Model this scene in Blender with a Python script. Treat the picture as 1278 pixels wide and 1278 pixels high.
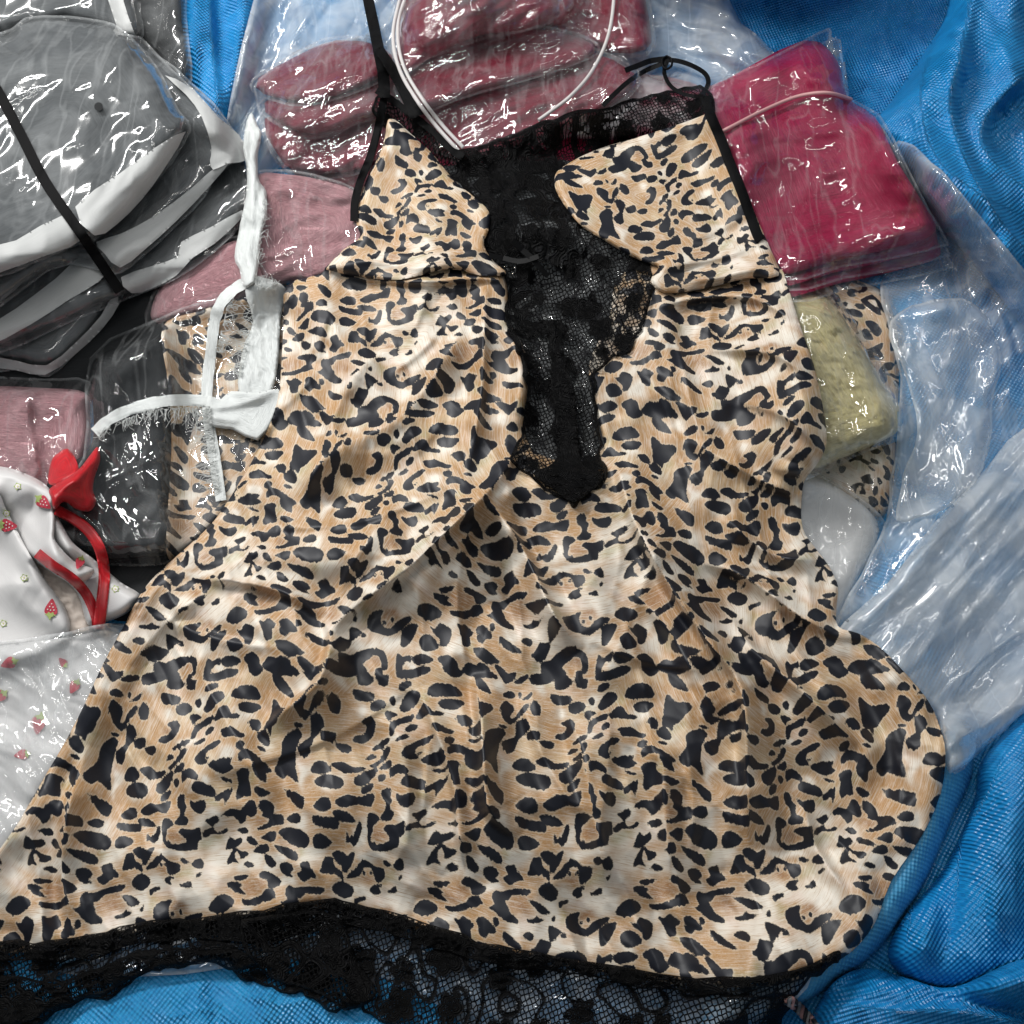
import bpy, math, random
import numpy as np
from mathutils import Vector
random.seed(7)
rng = np.random.default_rng(11)
sc = bpy.context.scene
for o in list(bpy.data.objects):
    bpy.data.objects.remove(o)

# ------------------------------------------------------------------ camera
K = 0.000782                                   # metres per unit of layout at the middle of the heap
TILT = math.radians(21.0)
DIST = 1.15
F_PX = DIST / K
LOOK = np.array([0.0, 0.0, 80 * K])
CAM = LOOK + np.array([0.0, -math.sin(TILT) * DIST, math.cos(TILT) * DIST])
cd = bpy.data.cameras.new('camera')
cam = bpy.data.objects.new('camera', cd)
sc.collection.objects.link(cam)
cam.location = CAM.tolist()
cam.rotation_euler = (TILT, 0, 0)
cd.sensor_width = 36
cd.angle = 2 * math.atan(639 / F_PX)
cd.clip_start = 0.01
cd.clip_end = 60
sc.camera = cam

# ------------------------------------------------------------------ room light
w = bpy.data.worlds.new('World')
sc.world = w
w.use_nodes = True
bg = w.node_tree.nodes['Background']
bg.inputs[0].default_value = (0.86, 0.94, 1.0, 1)
bg.inputs[1].default_value = 0.18

def tube(loc, length, width, power, rot, col=(1, 0.985, 0.96)):
    ld = bpy.data.lights.new('ceiling_tube', 'AREA')
    ld.shape = 'RECTANGLE'
    ld.size = length
    ld.size_y = width
    ld.energy = power
    ld.color = col
    o = bpy.data.objects.new('ceiling_tube', ld)
    sc.collection.objects.link(o)
    o.location = loc
    d = Vector((0, 0, 0.05)) - Vector(loc)
    o.rotation_euler = d.to_track_quat('-Z', 'Z').to_euler()
    o.rotation_mode = 'XYZ'
    o.rotation_euler.rotate_axis('Z', math.radians(rot))
    return o
tube((-0.95, 0.95, 1.25), 1.2, 0.07, 30, 30)
tube((0.55, 0.95, 2.0), 1.5, 0.025, 5, 8)
tube((-0.35, 0.62, 2.1), 1.5, 0.025, 5, -12)
tube((-0.5, 0.25, 2.2), 1.5, 0.025, 3.5, 70)
sc.view_settings.view_transform = 'Standard'
sc.view_settings.look = 'None'
sc.view_settings.exposure = 0.0
sc.view_settings.gamma = 1.0
sc.cycles.transparent_max_bounces = 24
sc.cycles.max_bounces = 8

# ------------------------------------------------------------------ maths helpers
UPV = np.array([0.0, math.cos(TILT), math.sin(TILT)])
FWD = np.array([0.0, math.sin(TILT), -math.cos(TILT)])
def world(u, v, h):
    """layout coordinates (u right, v towards the viewer) and height h -> metres"""
    dx = (u - 639) / F_PX
    dy = FWD[1] - UPV[1] * (v - 639) / F_PX
    dz = FWD[2] - UPV[2] * (v - 639) / F_PX
    t = (h * K - CAM[2]) / dz
    return CAM[0] + dx * t, CAM[1] + dy * t, h * K

def _hash(ix, iy, seed):
    n = (ix.astype(np.int64) * 374761393 + iy.astype(np.int64) * 668265263 + seed * 1274126177) & 0xffffffff
    n = ((n ^ (n >> 13)) * 1274126177) & 0xffffffff
    n = n ^ (n >> 16)
    return (n & 0xffff) / 65535.0
def perlin(x, y, seed=0):
    ix = np.floor(x); iy = np.floor(y)
    fx = x - ix; fy = y - iy
    ux = fx * fx * fx * (fx * (fx * 6 - 15) + 10)
    uy = fy * fy * fy * (fy * (fy * 6 - 15) + 10)
    def g(dx, dy):
        a = _hash(ix + dx, iy + dy, seed) * 6.2831853
        return np.cos(a) * (fx - dx) + np.sin(a) * (fy - dy)
    a = g(0, 0); b = g(1, 0); c = g(0, 1); d = g(1, 1)
    return (a + ux * (b - a) + uy * (c - a) + ux * uy * (a - b - c + d)) * 1.45
def fbm(x, y, seed=0, octs=3):
    s = 0; a = 1.0
    for i in range(octs):
        s = s + a * perlin(x * 2 ** i, y * 2 ** i, seed + i * 17); a *= 0.5
    return s
def voro(x, y, seed=0):
    ix = np.floor(x); iy = np.floor(y)
    f1 = np.full(x.shape, 9.0); f2 = np.full(x.shape, 9.0)
    for dx in (-1, 0, 1):
        for dy in (-1, 0, 1):
            cx = ix + dx + _hash(ix + dx, iy + dy, seed)
            cy = iy + dy + _hash(ix + dx, iy + dy, seed + 71)
            d = np.hypot(x - cx, y - cy)
            f2 = np.minimum(f2, np.maximum(f1, d)); f1 = np.minimum(f1, d)
    return f1, f2
def smooth_poly(P, closed=True, n=5):
    P = np.array(P, float); m = len(P); out = []
    rngi = range(m) if closed else range(m - 1)
    for i in rngi:
        p1 = P[i]; p2 = P[(i + 1) % m]
        p0 = P[i - 1] if (closed or i > 0) else 2 * p1 - p2
        p3 = P[(i + 2) % m] if (closed or i < m - 2) else 2 * p2 - p1
        for k in range(n):
            t = k / n
            out.append(0.5 * (2 * p1 + (p2 - p0) * t + (2 * p0 - 5 * p1 + 4 * p2 - p3) * t * t + (3 * p1 - p0 - 3 * p2 + p3) * t ** 3))
    if not closed: out.append(P[-1])
    return np.array(out)
def path_dist(x, y, P, closed=False):
    """distance, side sign and parameter along a polyline"""
    best = np.full(x.shape, 1e9); sg = np.ones(x.shape); par = np.zeros(x.shape)
    nx = np.zeros(x.shape); ny = np.zeros(x.shape)
    m = len(P); L = 0.0
    for i in range(m if closed else m - 1):
        a = P[i]; b = P[(i + 1) % m]
        ex, ey = b - a; l2 = ex * ex + ey * ey + 1e-9
        t = np.clip(((x - a[0]) * ex + (y - a[1]) * ey) / l2, 0, 1)
        qx = a[0] + t * ex; qy = a[1] + t * ey
        d = np.hypot(x - qx, y - qy)
        k = d < best
        best = np.where(k, d, best)
        sg = np.where(k, np.sign(ex * (y - a[1]) - ey * (x - a[0])), sg)
        par = np.where(k, L + t * math.sqrt(l2), par)
        nx = np.where(k, qx, nx); ny = np.where(k, qy, ny)
        L += math.sqrt(l2)
    return best, sg, par / max(L, 1e-9), nx, ny, L
def inside(x, y, P):
    r = np.zeros(x.shape, bool); m = len(P)
    for i in range(m):
        x1, y1 = P[i]; x2, y2 = P[(i + 1) % m]
        if y1 == y2: continue
        r ^= ((y1 > y) != (y2 > y)) & (x < (x2 - x1) * (y - y1) / (y2 - y1) + x1)
    return r
def rot(x, y, a):
    c, s = math.cos(math.radians(a)), math.sin(math.radians(a))
    return x * c + y * s, -x * s + y * c

# ------------------------------------------------------------------ pile height map (what lies below the next layer)
G0, GS, GN = -200, 3, 561
H = np.zeros((GN, GN))
def bl(A, x, y):
    fx = np.clip((x - G0) / GS, 0, GN - 1.001); fy = np.clip((y - G0) / GS, 0, GN - 1.001)
    ix = fx.astype(int); iy = fy.astype(int); tx = fx - ix; ty = fy - iy
    return (A[iy, ix] * (1 - tx) + A[iy, ix + 1] * tx) * (1 - ty) + (A[iy + 1, ix] * (1 - tx) + A[iy + 1, ix + 1] * tx) * ty
def blur(A, r):
    r = max(1, int(round(r / GS)))
    for _ in range(2):
        for ax in (0, 1):
            P = np.pad(A, [(r + 1, r) if k == ax else (0, 0) for k in (0, 1)], mode='edge')
            c = np.cumsum(P, axis=ax)
            n = A.shape[ax]
            A = (np.take(c, range(2 * r + 1, 2 * r + 1 + n), axis=ax) - np.take(c, range(0, n), axis=ax)) / (2 * r + 1)
    return A
def envelope():
    M = H.copy()
    for dy in (-1, 0, 1):
        for dx in (-1, 0, 1):
            M = np.maximum(M, np.roll(np.roll(H, dy, 0), dx, 1))
    P = np.pad(M, 1, mode='edge')
    return (P[:-2, 1:-1] + P[2:, 1:-1] + P[1:-1, :-2] + P[1:-1, 2:] + 2 * M) / 6
def drape_base(r):
    if r <= 0: return H
    B = blur(H, r)
    for k in range(3):
        B = blur(np.maximum(B, H), max(r / (k + 2), 4))
    return B

def extras(x, y, L, want_shift=False):
    e = np.zeros(x.shape); sx = np.zeros(x.shape); sy = np.zeros(x.shape)
    for it in L:
        k = it[0]
        if k == 'n':      # stretched noise: angle of the folds, wavelength across, along, amplitude, seed, ridged
            _, a, la, lo, amp, seed, rg = it
            wx = fbm(x / (lo * 0.8), y / (lo * 0.8), seed + 5, 2) * la * 0.7
            wy = fbm(x / (lo * 0.8) + 9, y / (lo * 0.8), seed + 6, 2) * la * 0.7
            p, q = rot(x + wx, y + wy, a)
            n = perlin(p / lo, q / la, seed) + 0.35 * perlin(p / lo * 2.1, q / la * 2.2, seed + 3)
            if rg: n = np.clip(1 - np.abs(n), 0, 1) ** 2.2 - 0.5
            e += amp * n
        elif k == 'v':    # crumple: angle, size across, size along, amplitude, seed
            _, a, la, lo, amp, seed = it
            wx = fbm(x / (lo * 0.9), y / (lo * 0.9), seed + 5, 2) * la * 0.5
            p, q = rot(x + wx, y - wx, a)
            f1, f2 = voro(p / lo, q / la, seed)
            e += amp * (f1 - 0.45)
        elif k == 'f':    # soft ridge: path, width, height
            _, P, wd, A = it
            P = smooth_poly(P, False, 4)
            d, s, t, _, _, _ = path_dist(x, y, P)
            taper = np.clip(np.minimum(t, 1 - t) * 5, 0, 1)
            e += A * np.exp(-(d / wd) ** 2) * (0.25 + 0.75 * taper)
        elif k == 'c':    # lapped crease: path, soft side width, sharp side width, height
            _, P, w1, w2, A = it
            P = smooth_poly(P, False, 4)
            d, s, t, qx, qy, _ = path_dist(x, y, P)
            taper = np.clip(np.minimum(t, 1 - t) * 4, 0, 1)
            w1_, w2_ = (w1, w2)
            ww = np.where(s > 0, w1_, w2_)
            e += A * taper * np.exp(-(d / ww) ** 1.6)
            sh = 0.4 * A * taper * np.exp(-d / (w1 * 1.2)) * (s < 0)
            dd = np.maximum(d, 1e-3)
            sx += sh * (x - qx) / dd; sy += sh * (y - qy) / dd
    return (e, sx, sy) if want_shift else e

def link(o, parent=None):
    sc.collection.objects.link(o)
    if parent is not None: o.parent = parent
    return o
def tag(o, label=None, cat=None, group=None, kind=None):
    for k, v in (('label', label), ('category', cat), ('group', group), ('kind', kind)):
        if v: o[k] = v
    return o
def thing(name, label, cat, at, group=None):
    o = bpy.data.objects.new(name, None)
    o.empty_display_size = 0.02
    x, y, z = world(np.array(float(at[0])), np.array(float(at[1])), float(bl(H, np.array(float(at[0])), np.array(float(at[1])))))
    o.location = (float(x), float(y), float(z))
    link(o)
    bpy.context.view_layer.update()
    return tag(o, label, cat, group)

def sheet(name, poly, mat, parent=None, T=10, ew=25, sp=3, r=20, ex=(), lift=1.2, uv=None, pat=None, n=5,
          wob=0.0, upd=True, flat=None, sink=0.0, power=1.0, base_add=0.0, holes=None, smooth=True, crisp=False, flush=False):
    """one draped layer over everything laid down so far, as its own mesh"""
    sp = min(sp, 2.98)
    P = smooth_poly(poly, True, n) if n > 1 else np.array(poly, float)
    if wob:
        nn = fbm(P[:, 0] / 18, P[:, 1] / 18, 77, 2)
        mm = fbm(P[:, 0] / 18, P[:, 1] / 18, 177, 2)
        P = P + np.stack([nn, mm], 1) * wob
    x0, y0 = P.min(0) - sp; x1, y1 = P.max(0) + sp
    gx = np.arange(x0, x1 + sp, sp); gy = np.arange(y0, y1 + sp, sp)
    X, Y = np.meshgrid(gx, gy)
    X = X + 0.0; Y = Y + 0.0
    d, _, _, qx, qy, _ = path_dist(X.ravel(), Y.ravel(), P, True)
    ins = inside(X.ravel(), Y.ravel(), P)
    xs = X.ravel(); ys = Y.ravel()
    sd = np.where(ins, d, -d)
    keep = sd > -0.72 * sp
    snap = (np.abs(sd) <= 0.5 * sp) | (~ins & keep)
    xs = np.where(snap & keep, qx, xs); ys = np.where(snap & keep, qy, ys)
    dd = np.where(snap, 0.0, np.maximum(sd, 0))
    prof = np.sqrt(np.clip(1 - (1 - np.clip(dd / ew, 0, 1)) ** 2, 0, 1)) ** power
    B = drape_base(r)
    e, sx, sy = extras(xs, ys, ex, True)
    Hs = bl(envelope() if not flush else H, xs, ys)
    top = bl(B, xs, ys) + T + e + base_add
    if flat is not None: top = flat + T + e
    h = (Hs + lift) * (1 - prof) + top * prof - sink * (1 - prof)
    if not crisp: h = np.maximum(h, Hs + lift - sink * (1 - prof))
    nx_, ny_ = len(gx), len(gy)
    idx = -np.ones(nx_ * ny_, int)
    ki = keep.copy()
    I = np.arange(nx_ * ny_).reshape(ny_, nx_)
    a = I[:-1, :-1].ravel(); b = I[:-1, 1:].ravel(); c = I[1:, 1:].ravel(); e4 = I[1:, :-1].ravel()
    ok = ki[a] & ki[b] & ki[c] & ki[e4]
    cs = (sd[a] + sd[b] + sd[c] + sd[e4]) / 4 > -0.15 * sp
    ok &= cs
    if holes is not None:
        hm = holes((X.ravel()[a] + X.ravel()[c]) / 2, (Y.ravel()[a] + Y.ravel()[c]) / 2)
        ok &= ~hm
    q = np.stack([a, e4, c, b], 1)
    if holes is not None: raise ValueError
    cnt = ki[q].sum(1)
    t3 = []
    for m_ in range(4):                      # a cell that lost one corner still gives a triangle
        o3 = [k_ for k_ in range(4) if k_ != m_]
        s3 = (cnt == 3) & ~ki[q[:, m_]] & (sd[q[:, o3]].sum(1) / 3 > -0.15 * sp)
        t3.append(q[s3][:, o3])
    t3 = np.concatenate(t3)
    q = q[ok]
    used = np.unique(np.concatenate([q.ravel(), t3.ravel()]))
    idx[used] = np.arange(len(used))
    q = idx[q]; t3 = idx[t3]
    xs = xs[used]; ys = ys[used]; h = h[used]; sx = sx[used]; sy = sy[used]; dd = dd[used]
    wx, wy, wz = world(xs, ys, h)
    co = np.stack([wx, wy, wz], 1)
    off = np.array(parent.matrix_world.translation) if parent is not None else np.zeros(3)
    me = bpy.data.meshes.new(name)
    me.vertices.add(len(co)); me.vertices.foreach_set('co', (co - off).ravel())
    me.loops.add(q.size + t3.size); me.loops.foreach_set('vertex_index', np.concatenate([q.ravel(), t3.ravel()]))
    me.polygons.add(len(q) + len(t3))
    me.polygons.foreach_set('loop_start', np.concatenate([np.arange(0, q.size, 4), q.size + np.arange(0, t3.size, 3)]))
    me.polygons.foreach_set('loop_total', np.concatenate([np.full(len(q), 4), np.full(len(t3), 3)]))
    me.update(calc_edges=True)
    me.validate()
    if smooth: me.polygons.foreach_set('use_smooth', np.ones(len(me.polygons), bool))
    # cloth coordinates follow the cloth, in layout units on the world plane
    cu = (wx - 0.0) / K + sx; cv = -(wy) / K * 1.0 + sy
    if uv is not None: cu, cv = uv(cu, cv, xs, ys, dd)
    at = me.attributes.new('cloth', 'FLOAT_VECTOR', 'POINT')
    if len(me.vertices) == len(co):
        at.data.foreach_set('vector', np.stack([cu, cv, dd], 1).astype(np.float32).ravel())
        if pat is not None:
            for nm, val in pat(cu, cv, xs, ys, dd).items():
                if val.ndim == 1:
                    A_ = me.attributes.new(nm, 'FLOAT', 'POINT'); A_.data.foreach_set('value', val.astype(np.float32))
                else:
                    A_ = me.attributes.new(nm, 'FLOAT_COLOR', 'POINT')
                    A_.data.foreach_set('color', np.concatenate([val, np.ones((len(val), 1))], 1).astype(np.float32).ravel())
    else:
        print('VALIDATE changed', name)
    me.materials.append(mat)
    o = bpy.data.objects.new(name, me)
    link(o, parent)
    if upd:
        gi = np.clip(np.round((xs - G0) / GS).astype(int), 0, GN - 1); gj = np.clip(np.round((ys - G0) / GS).astype(int), 0, GN - 1)
        np.maximum.at(H, (gj, gi), h)
    return o
def ribbon_poly(path, width, n=6, w_end=None, jitter=0):
    P = smooth_poly(path, False, n)
    T_ = np.gradient(P, axis=0); T_ /= np.linalg.norm(T_, axis=1)[:, None] + 1e-9
    N_ = np.stack([-T_[:, 1], T_[:, 0]], 1)
    ww = np.linspace(width, width if w_end is None else w_end, len(P))[:, None] / 2
    ww = ww * (1 + jitter * rng.normal(size=(len(P), 1)))
    return np.concatenate([P + N_ * ww, (P - N_ * ww)[::-1]])
def strip(name, path, width, mat, parent=None, T=3, sp=2, r=0, w_end=None, jitter=0, **kw):
    return sheet(name, ribbon_poly(path, width, w_end=w_end, jitter=jitter), mat, parent, T=T, ew=min(width / 2, 2.6), sp=min(sp, 1.6), r=r, n=1, **kw)
def cord(name, path, rad, mat, parent=None, lift=None, z=None, n=8, seg=8, off_h=0):
    """round cord resting on the pile (or at given heights z)"""
    P = smooth_poly(path, False, n)
    if z is None:
        hh = bl(H, P[:, 0], P[:, 1]) + rad + off_h
        for _ in range(4): hh[1:-1] = np.maximum(hh[1:-1], (hh[:-2] + hh[2:]) / 2)
    else:
        hh = np.interp(np.linspace(0, 1, len(P)), np.linspace(0, 1, len(z)), z)
    C = np.stack(world(P[:, 0], P[:, 1], hh), 1)
    off = np.array(parent.matrix_world.translation) if parent is not None else np.zeros(3)
    C = C - off
    cu = bpy.data.curves.new(name, 'CURVE'); cu.dimensions = '3D'
    s = cu.splines.new('POLY'); s.points.add(len(C) - 1)
    s.points.foreach_set('co', np.concatenate([C, np.ones((len(C), 1))], 1).ravel())
    cu.bevel_depth = rad * K; cu.bevel_resolution = 3
    tmp = bpy.data.objects.new(name, cu); link(tmp)
    dg = bpy.context.evaluated_depsgraph_get()
    me = bpy.data.meshes.new_from_object(tmp.evaluated_get(dg))
    bpy.data.objects.remove(tmp)
    me.name = name
    me.materials.clear(); me.materials.append(mat)
    me.polygons.foreach_set('use_smooth', np.ones(len(me.polygons), bool))
    o = bpy.data.objects.new(name, me)
    return link(o, parent)
# ------------------------------------------------------------------ the leopard print: one repeat, spot by spot
SP = """262,-8 300,2 352,20 350,50 300,52 270,35|345,65 380,50 420,70 415,95 380,108 350,95|435,50 455,38 468,60 460,80 445,75|490,75 510,40 545,12 580,25 582,55 545,90 505,110 488,95|482,0 500,-28 540,-30 545,-15 510,12 485,12|622,35 640,-5 690,-15 740,-5 765,25 762,50 700,52 640,48|668,80 700,65 760,75 770,95 735,122 690,118 672,100|420,110 445,108 478,125 455,135 440,152 422,130|440,200 445,165 470,150 540,125 530,160 490,170 465,190 460,215 440,220|550,140 590,90 620,100 640,130 685,135 680,155 630,155 590,150 565,155|508,195 530,175 555,185 545,205 515,212|355,255 400,228 438,225 420,250 365,265|462,245 500,226 522,232 510,248 470,252|605,205 660,198 700,225 735,240 720,258 680,245 630,245 608,225|738,165 775,155 800,185 798,215 770,215 745,190|830,60 850,55 880,95 940,110 952,140 920,175 905,200 880,210 870,245 855,215 822,200 828,130|798,230 830,210 862,250 862,285 835,285 800,255|1000,45 1030,25 1060,50 1050,68 1010,62|1080,40 1095,50 1090,75 1078,60|1090,90 1120,70 1145,52 1140,85 1110,90|1005,85 1040,100 1060,135 1040,170 1060,185 1085,140 1130,110 1120,150 1080,180 1045,215 1005,175 1000,135 988,145|995,220 1030,225 1030,238 1010,235|1075,200 1110,200 1128,245 1085,290 1070,350 1040,365 1018,330 1025,300 1070,280 1068,235|1120,265 1180,265 1180,300 1150,310 1122,295|1140,130 1160,100 1190,130 1185,180 1150,175|200,235 240,230 270,245 255,272 215,260|185,325 230,318 270,345 325,345 315,365 250,378 190,345|280,405 310,380 370,355 370,395 325,445 285,435|315,460 345,442 370,440 355,475 320,488|310,145 350,130 375,160 360,200 320,225 275,215 290,195 320,190 335,165|325,305 345,280 365,290 360,305|345,335 390,310 410,265 435,270 425,305 390,335 360,350|385,360 430,328 440,355 420,372|435,375 480,365 520,400 515,420 470,405 440,420|385,400 400,392 418,410 405,432 388,425|490,310 520,280 580,252 612,262 580,285 548,295 540,320 555,345 525,350 495,335|548,325 575,312 560,330|565,355 600,338 680,340 665,360 690,378 640,395 590,375|700,280 725,270 742,285 725,310 700,300|715,330 740,310 775,320 800,335 830,360 870,400 845,410 845,450 800,420 785,385 790,365 750,350 720,360|800,292 830,295 845,315 815,310|705,400 745,390 770,405 765,430 775,495 740,490 710,505 705,470 715,440|795,465 840,480 865,500 830,510 800,490|495,450 515,425 560,435 600,455 608,490 560,485 510,470|612,490 640,470 685,455 660,525 655,495 620,510|625,405 670,418 680,430 650,425|905,365 930,330 935,280 965,250 1010,245 1025,280 1005,310 1000,350 990,400 995,470 965,440 940,420 925,435 890,410 888,385|920,485 960,505 1015,545 1005,595 960,560|1065,430 1090,395 1130,395 1158,430 1150,450 1095,450|1078,480 1130,460 1200,480 1212,515 1190,540 1120,520 1090,505|205,515 260,490 300,505 370,490 362,555 310,540 250,550 215,535|190,560 230,562 270,580 298,615 260,612 205,590|415,475 450,475 455,510 468,530 460,570 485,590 475,615 430,615 415,600 438,575 435,540 415,520|482,500 510,515 560,505 570,540 550,565 515,555 490,530|355,600 370,582 400,595 415,615 385,640 385,680 410,705 460,700 475,680 440,650 460,635 500,640 540,628 540,680 525,690 520,720 470,732 400,725 370,690 360,650|258,645 270,665 295,660 315,615 330,640 315,690 295,700 280,680 260,685|1175,795 1210,785 1250,815 1255,850 1210,840|1130,860 1145,810 1180,815 1190,850 1225,870 1225,900 1190,880 1130,880|245,760 265,735 305,720 300,750 270,795 250,790|265,820 310,785 350,755 375,768 420,790 450,800 450,835 415,850 400,825 390,790 350,785 330,815|348,800 358,800 355,815 347,812|378,808 388,800 388,815|500,795 535,768 552,810 530,820|450,775 465,768 490,790 470,795|525,848 545,838 540,855 528,862|372,880 395,860 435,862 420,880 430,895 400,900|460,895 485,890 500,880 512,905 480,908|302,915 330,905 355,908 350,920 325,925 310,940|260,990 280,970 278,1000|250,1020 290,1035 320,1055 300,1060 260,1095 248,1060|305,1075 325,1055 335,1080|338,1010 350,980 390,968 420,972 405,995 410,1030 430,1050 450,1050 480,1025 540,1018 545,1030 500,1060 440,1088 400,1070 355,1050|415,1010 428,1015 425,1030 415,1025|450,1000 462,1005 460,1020 448,1018|565,640 600,625 570,600 590,590 625,575 632,600 605,620 615,650 660,635 662,650 630,660 590,655 565,672 555,660|648,575 690,545 730,555 755,525 780,517 805,545 800,585 775,595 755,580 745,610 725,620 700,580|820,535 845,528 875,560 870,600 905,605 912,650 880,655 830,670 795,660 840,645 855,620 820,600 835,590 818,560|705,650 740,642 760,665 735,675|650,720 670,680 690,700 715,690 725,715 690,735 650,738|748,705 765,690 795,725 798,740 770,738|812,710 835,700 850,690 880,690 885,725 865,740 840,725|655,790 690,740 720,760 752,775 740,795 720,795 705,760 690,765 690,790 710,820 680,808 655,818|735,825 755,818 785,840 770,850 740,840|778,770 810,745 850,750 852,780 820,788 790,778|832,800 860,805 895,845 880,862 845,840|928,625 960,605 995,620 995,650 960,650 935,640|902,685 930,672 1000,685 1050,720 1052,755 1020,768 950,745 908,710|1070,595 1110,568 1150,580 1160,620 1120,628 1085,612|1070,635 1120,650 1190,665 1195,705 1150,695 1110,685 1075,665|1078,725 1110,712 1172,750 1130,775 1085,765|878,755 915,765 960,775 1000,800 1000,830 960,820 910,790|918,850 960,842 990,870 975,890 990,905 950,900 925,875|1020,845 1060,835 1080,865 1105,900 1080,900 1050,920 1030,915 1010,890 1035,875|685,885 720,880 765,885 740,900 720,905 700,900|655,910 700,908 735,925 720,935 755,965 700,950|815,890 835,875 880,890 930,925 900,950 870,945 860,915 830,905|740,985 790,990 840,975 860,955 895,960 905,995 850,1005 800,1015 750,1005|580,1000 610,965 650,958 695,985 690,1010 640,1030 595,1020|495,1110 500,1070 540,1050 580,1052 560,1090 520,1140 495,1142|585,1120 610,1098 650,1100 685,1145 660,1165 610,1170 590,1145|645,1060 670,1065 690,1040 740,1065 745,1100 720,1140 690,1140 690,1110 660,1085|775,1045 800,1055 820,1038 862,1080 845,1100 850,1140 815,1140 800,1095|875,1065 905,1050 955,1100 958,1125 930,1120 910,1140 880,1110 890,1090|950,1060 970,1060 975,1085 955,1095|965,945 1000,950 1060,940 1140,940 1120,965 1050,965 1025,990 1010,985 1025,1020 1035,1045 1070,1070 1060,1090 1000,1070 960,1030 935,1010 965,1000 955,975|1130,985 1180,995 1235,1035 1190,1045 1165,1020|1120,1070 1150,1068 1165,1050 1175,1062 1205,1070 1170,1085 1130,1085|1182,935 1220,912 1275,940 1270,975 1235,985 1190,960|1000,1120 1040,1145 1095,1190 1080,1200 1030,1180 1000,1150|1100,1140 1130,1128 1155,1145 1140,1165 1110,1155|1140,1195 1160,1200 1185,1160 1200,1165 1235,1175 1230,1205 1190,1245 1150,1220|865,1155 920,1165 965,1205 990,1230 950,1235 930,1240 880,1200|680,1205 730,1188 770,1215 775,1245 750,1260 700,1235|795,1250 830,1220 880,1240 960,1290 960,1310 880,1300 810,1275|232,1230 245,1185 290,1150 360,1145 415,1170 428,1225 420,1260 400,1260 400,1215 375,1180 345,1195 310,1215 330,1240 330,1260 240,1260|480,1175 500,1200 540,1185 540,1225 515,1215 500,1250 470,1270 470,1230|548,-135 570,-158 620,-155 655,-135 640,-118 580,-108|705,-105 745,-118 795,-80 780,-60 745,-50 712,-75|472,-50 480,-80 540,-85 590,-98 640,-90 625,-65 570,-50 510,-42|280,-60 290,-95 320,-100 345,-65 360,-45 340,-25 290,-28|375,-90 405,-90 408,-55 432,-55 425,-10 385,-15 372,-45|862,-95 890,-115 930,-90 925,-70 880,-68|845,-50 860,-62 905,-15 935,45 905,35 855,0|212,-140 260,-135 300,-150 295,-125 265,-110 275,-85 240,-78 232,-100 250,-115 215,-125|960,-95 985,-100 1020,-60 1060,-65 1055,-35 1010,-10 990,-40|1052,-15 1080,-35 1122,-40 1110,-15 1075,-5|1135,-40 1200,-45 1255,-25 1245,5 1170,15 1140,0|1185,-90 1220,-100 1250,-85 1240,-62 1200,-55"""
TW, TH, TR = 980, 1345, 2.5
tw_n, th_n = int(TW / TR), int(TH / TR)
tile = np.full((th_n, tw_n), 30.0)
for s_ in SP.split('|'):
    P_ = np.array([[float(q) for q in p.split(',')] for p in s_.split()])
    P_[:, 1] -= 0.08 * (P_[:, 0] - 240)
    c_ = P_.mean(0)
    P_ = smooth_poly(c_ + (P_ - c_) * 1.03, True, 2)
    lo = np.floor((P_.min(0) - 22) / TR).astype(int); hi = np.ceil((P_.max(0) + 22) / TR).astype(int)
    gx_, gy_ = np.meshgrid(np.arange(lo[0], hi[0]), np.arange(lo[1], hi[1]))
    X_ = (gx_ * TR).ravel(); Y_ = (gy_ * TR).ravel()
    # ragged, hairy outline, rougher on some sides
    jit = 8.0 * perlin(X_ / 9, Y_ / 30, 3) * (0.4 + np.clip(perlin(X_ / 70, Y_ / 70, 8) * 2, 0, 1.4))
    d_, _, _, _, _, _ = path_dist(X_, Y_, P_, True)
    d_ = np.where(inside(X_, Y_, P_), -d_, d_) + jit * 0.8 - 0.9
    np.minimum.at(tile, (gy_.ravel() % th_n, gx_.ravel() % tw_n), d_)
# soft ground colours of the repeat: cream, tan, caramel, olive
fur = np.zeros((th_n, tw_n, 3)); 
TAN = np.array([0.48, 0.265, 0.105]); CREAM = np.array([0.83, 0.77, 0.67]); CARA = np.array([0.33, 0.165, 0.07]); OLIVE = np.array([0.36, 0.34, 0.16]); PINKC = np.array([0.80, 0.64, 0.55]); PALE = np.array([0.66, 0.50, 0.31])
gx_, gy_ = np.meshgrid(np.arange(tw_n) * TR, np.arange(th_n) * TR)
def wrapd(cx, cy, ax, ay):
    cy = cy - 0.08 * (cx - 240)
    dx = (gx_ - cx + TW / 2) % TW - TW / 2; dy = (gy_ - cy + TH / 2) % TH - TH / 2
    wv = 18 * np.sin(gx_ * 2 * np.pi * 7 / TW + cx) + 14 * np.sin(gy_ * 2 * np.pi * 11 / TH + cy)
    return np.exp(-((dx + wv) / ax) ** 2 - ((dy - wv * 0.6) / ay) ** 2)
def paint(col, spots, gain=1.0):
    global fur
    m = np.zeros(gx_.shape)
    for s in spots: m = np.maximum(m, wrapd(*s))
    m = np.clip(m * gain, 0, 1)[..., None]
    fur = fur * (1 - m) + col * m
fur[:] = TAN
paint(PALE, [(880, 240, 60, 90), (500, 330, 90, 60), (380, 100, 70, 60), (680, 180, 100, 50), (1120, 330, 60, 120), (560, 20, 60, 60), (750, -60, 100, 40), (300, 330, 60, 60), (640, 460, 70, 60)], 0.9)
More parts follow.
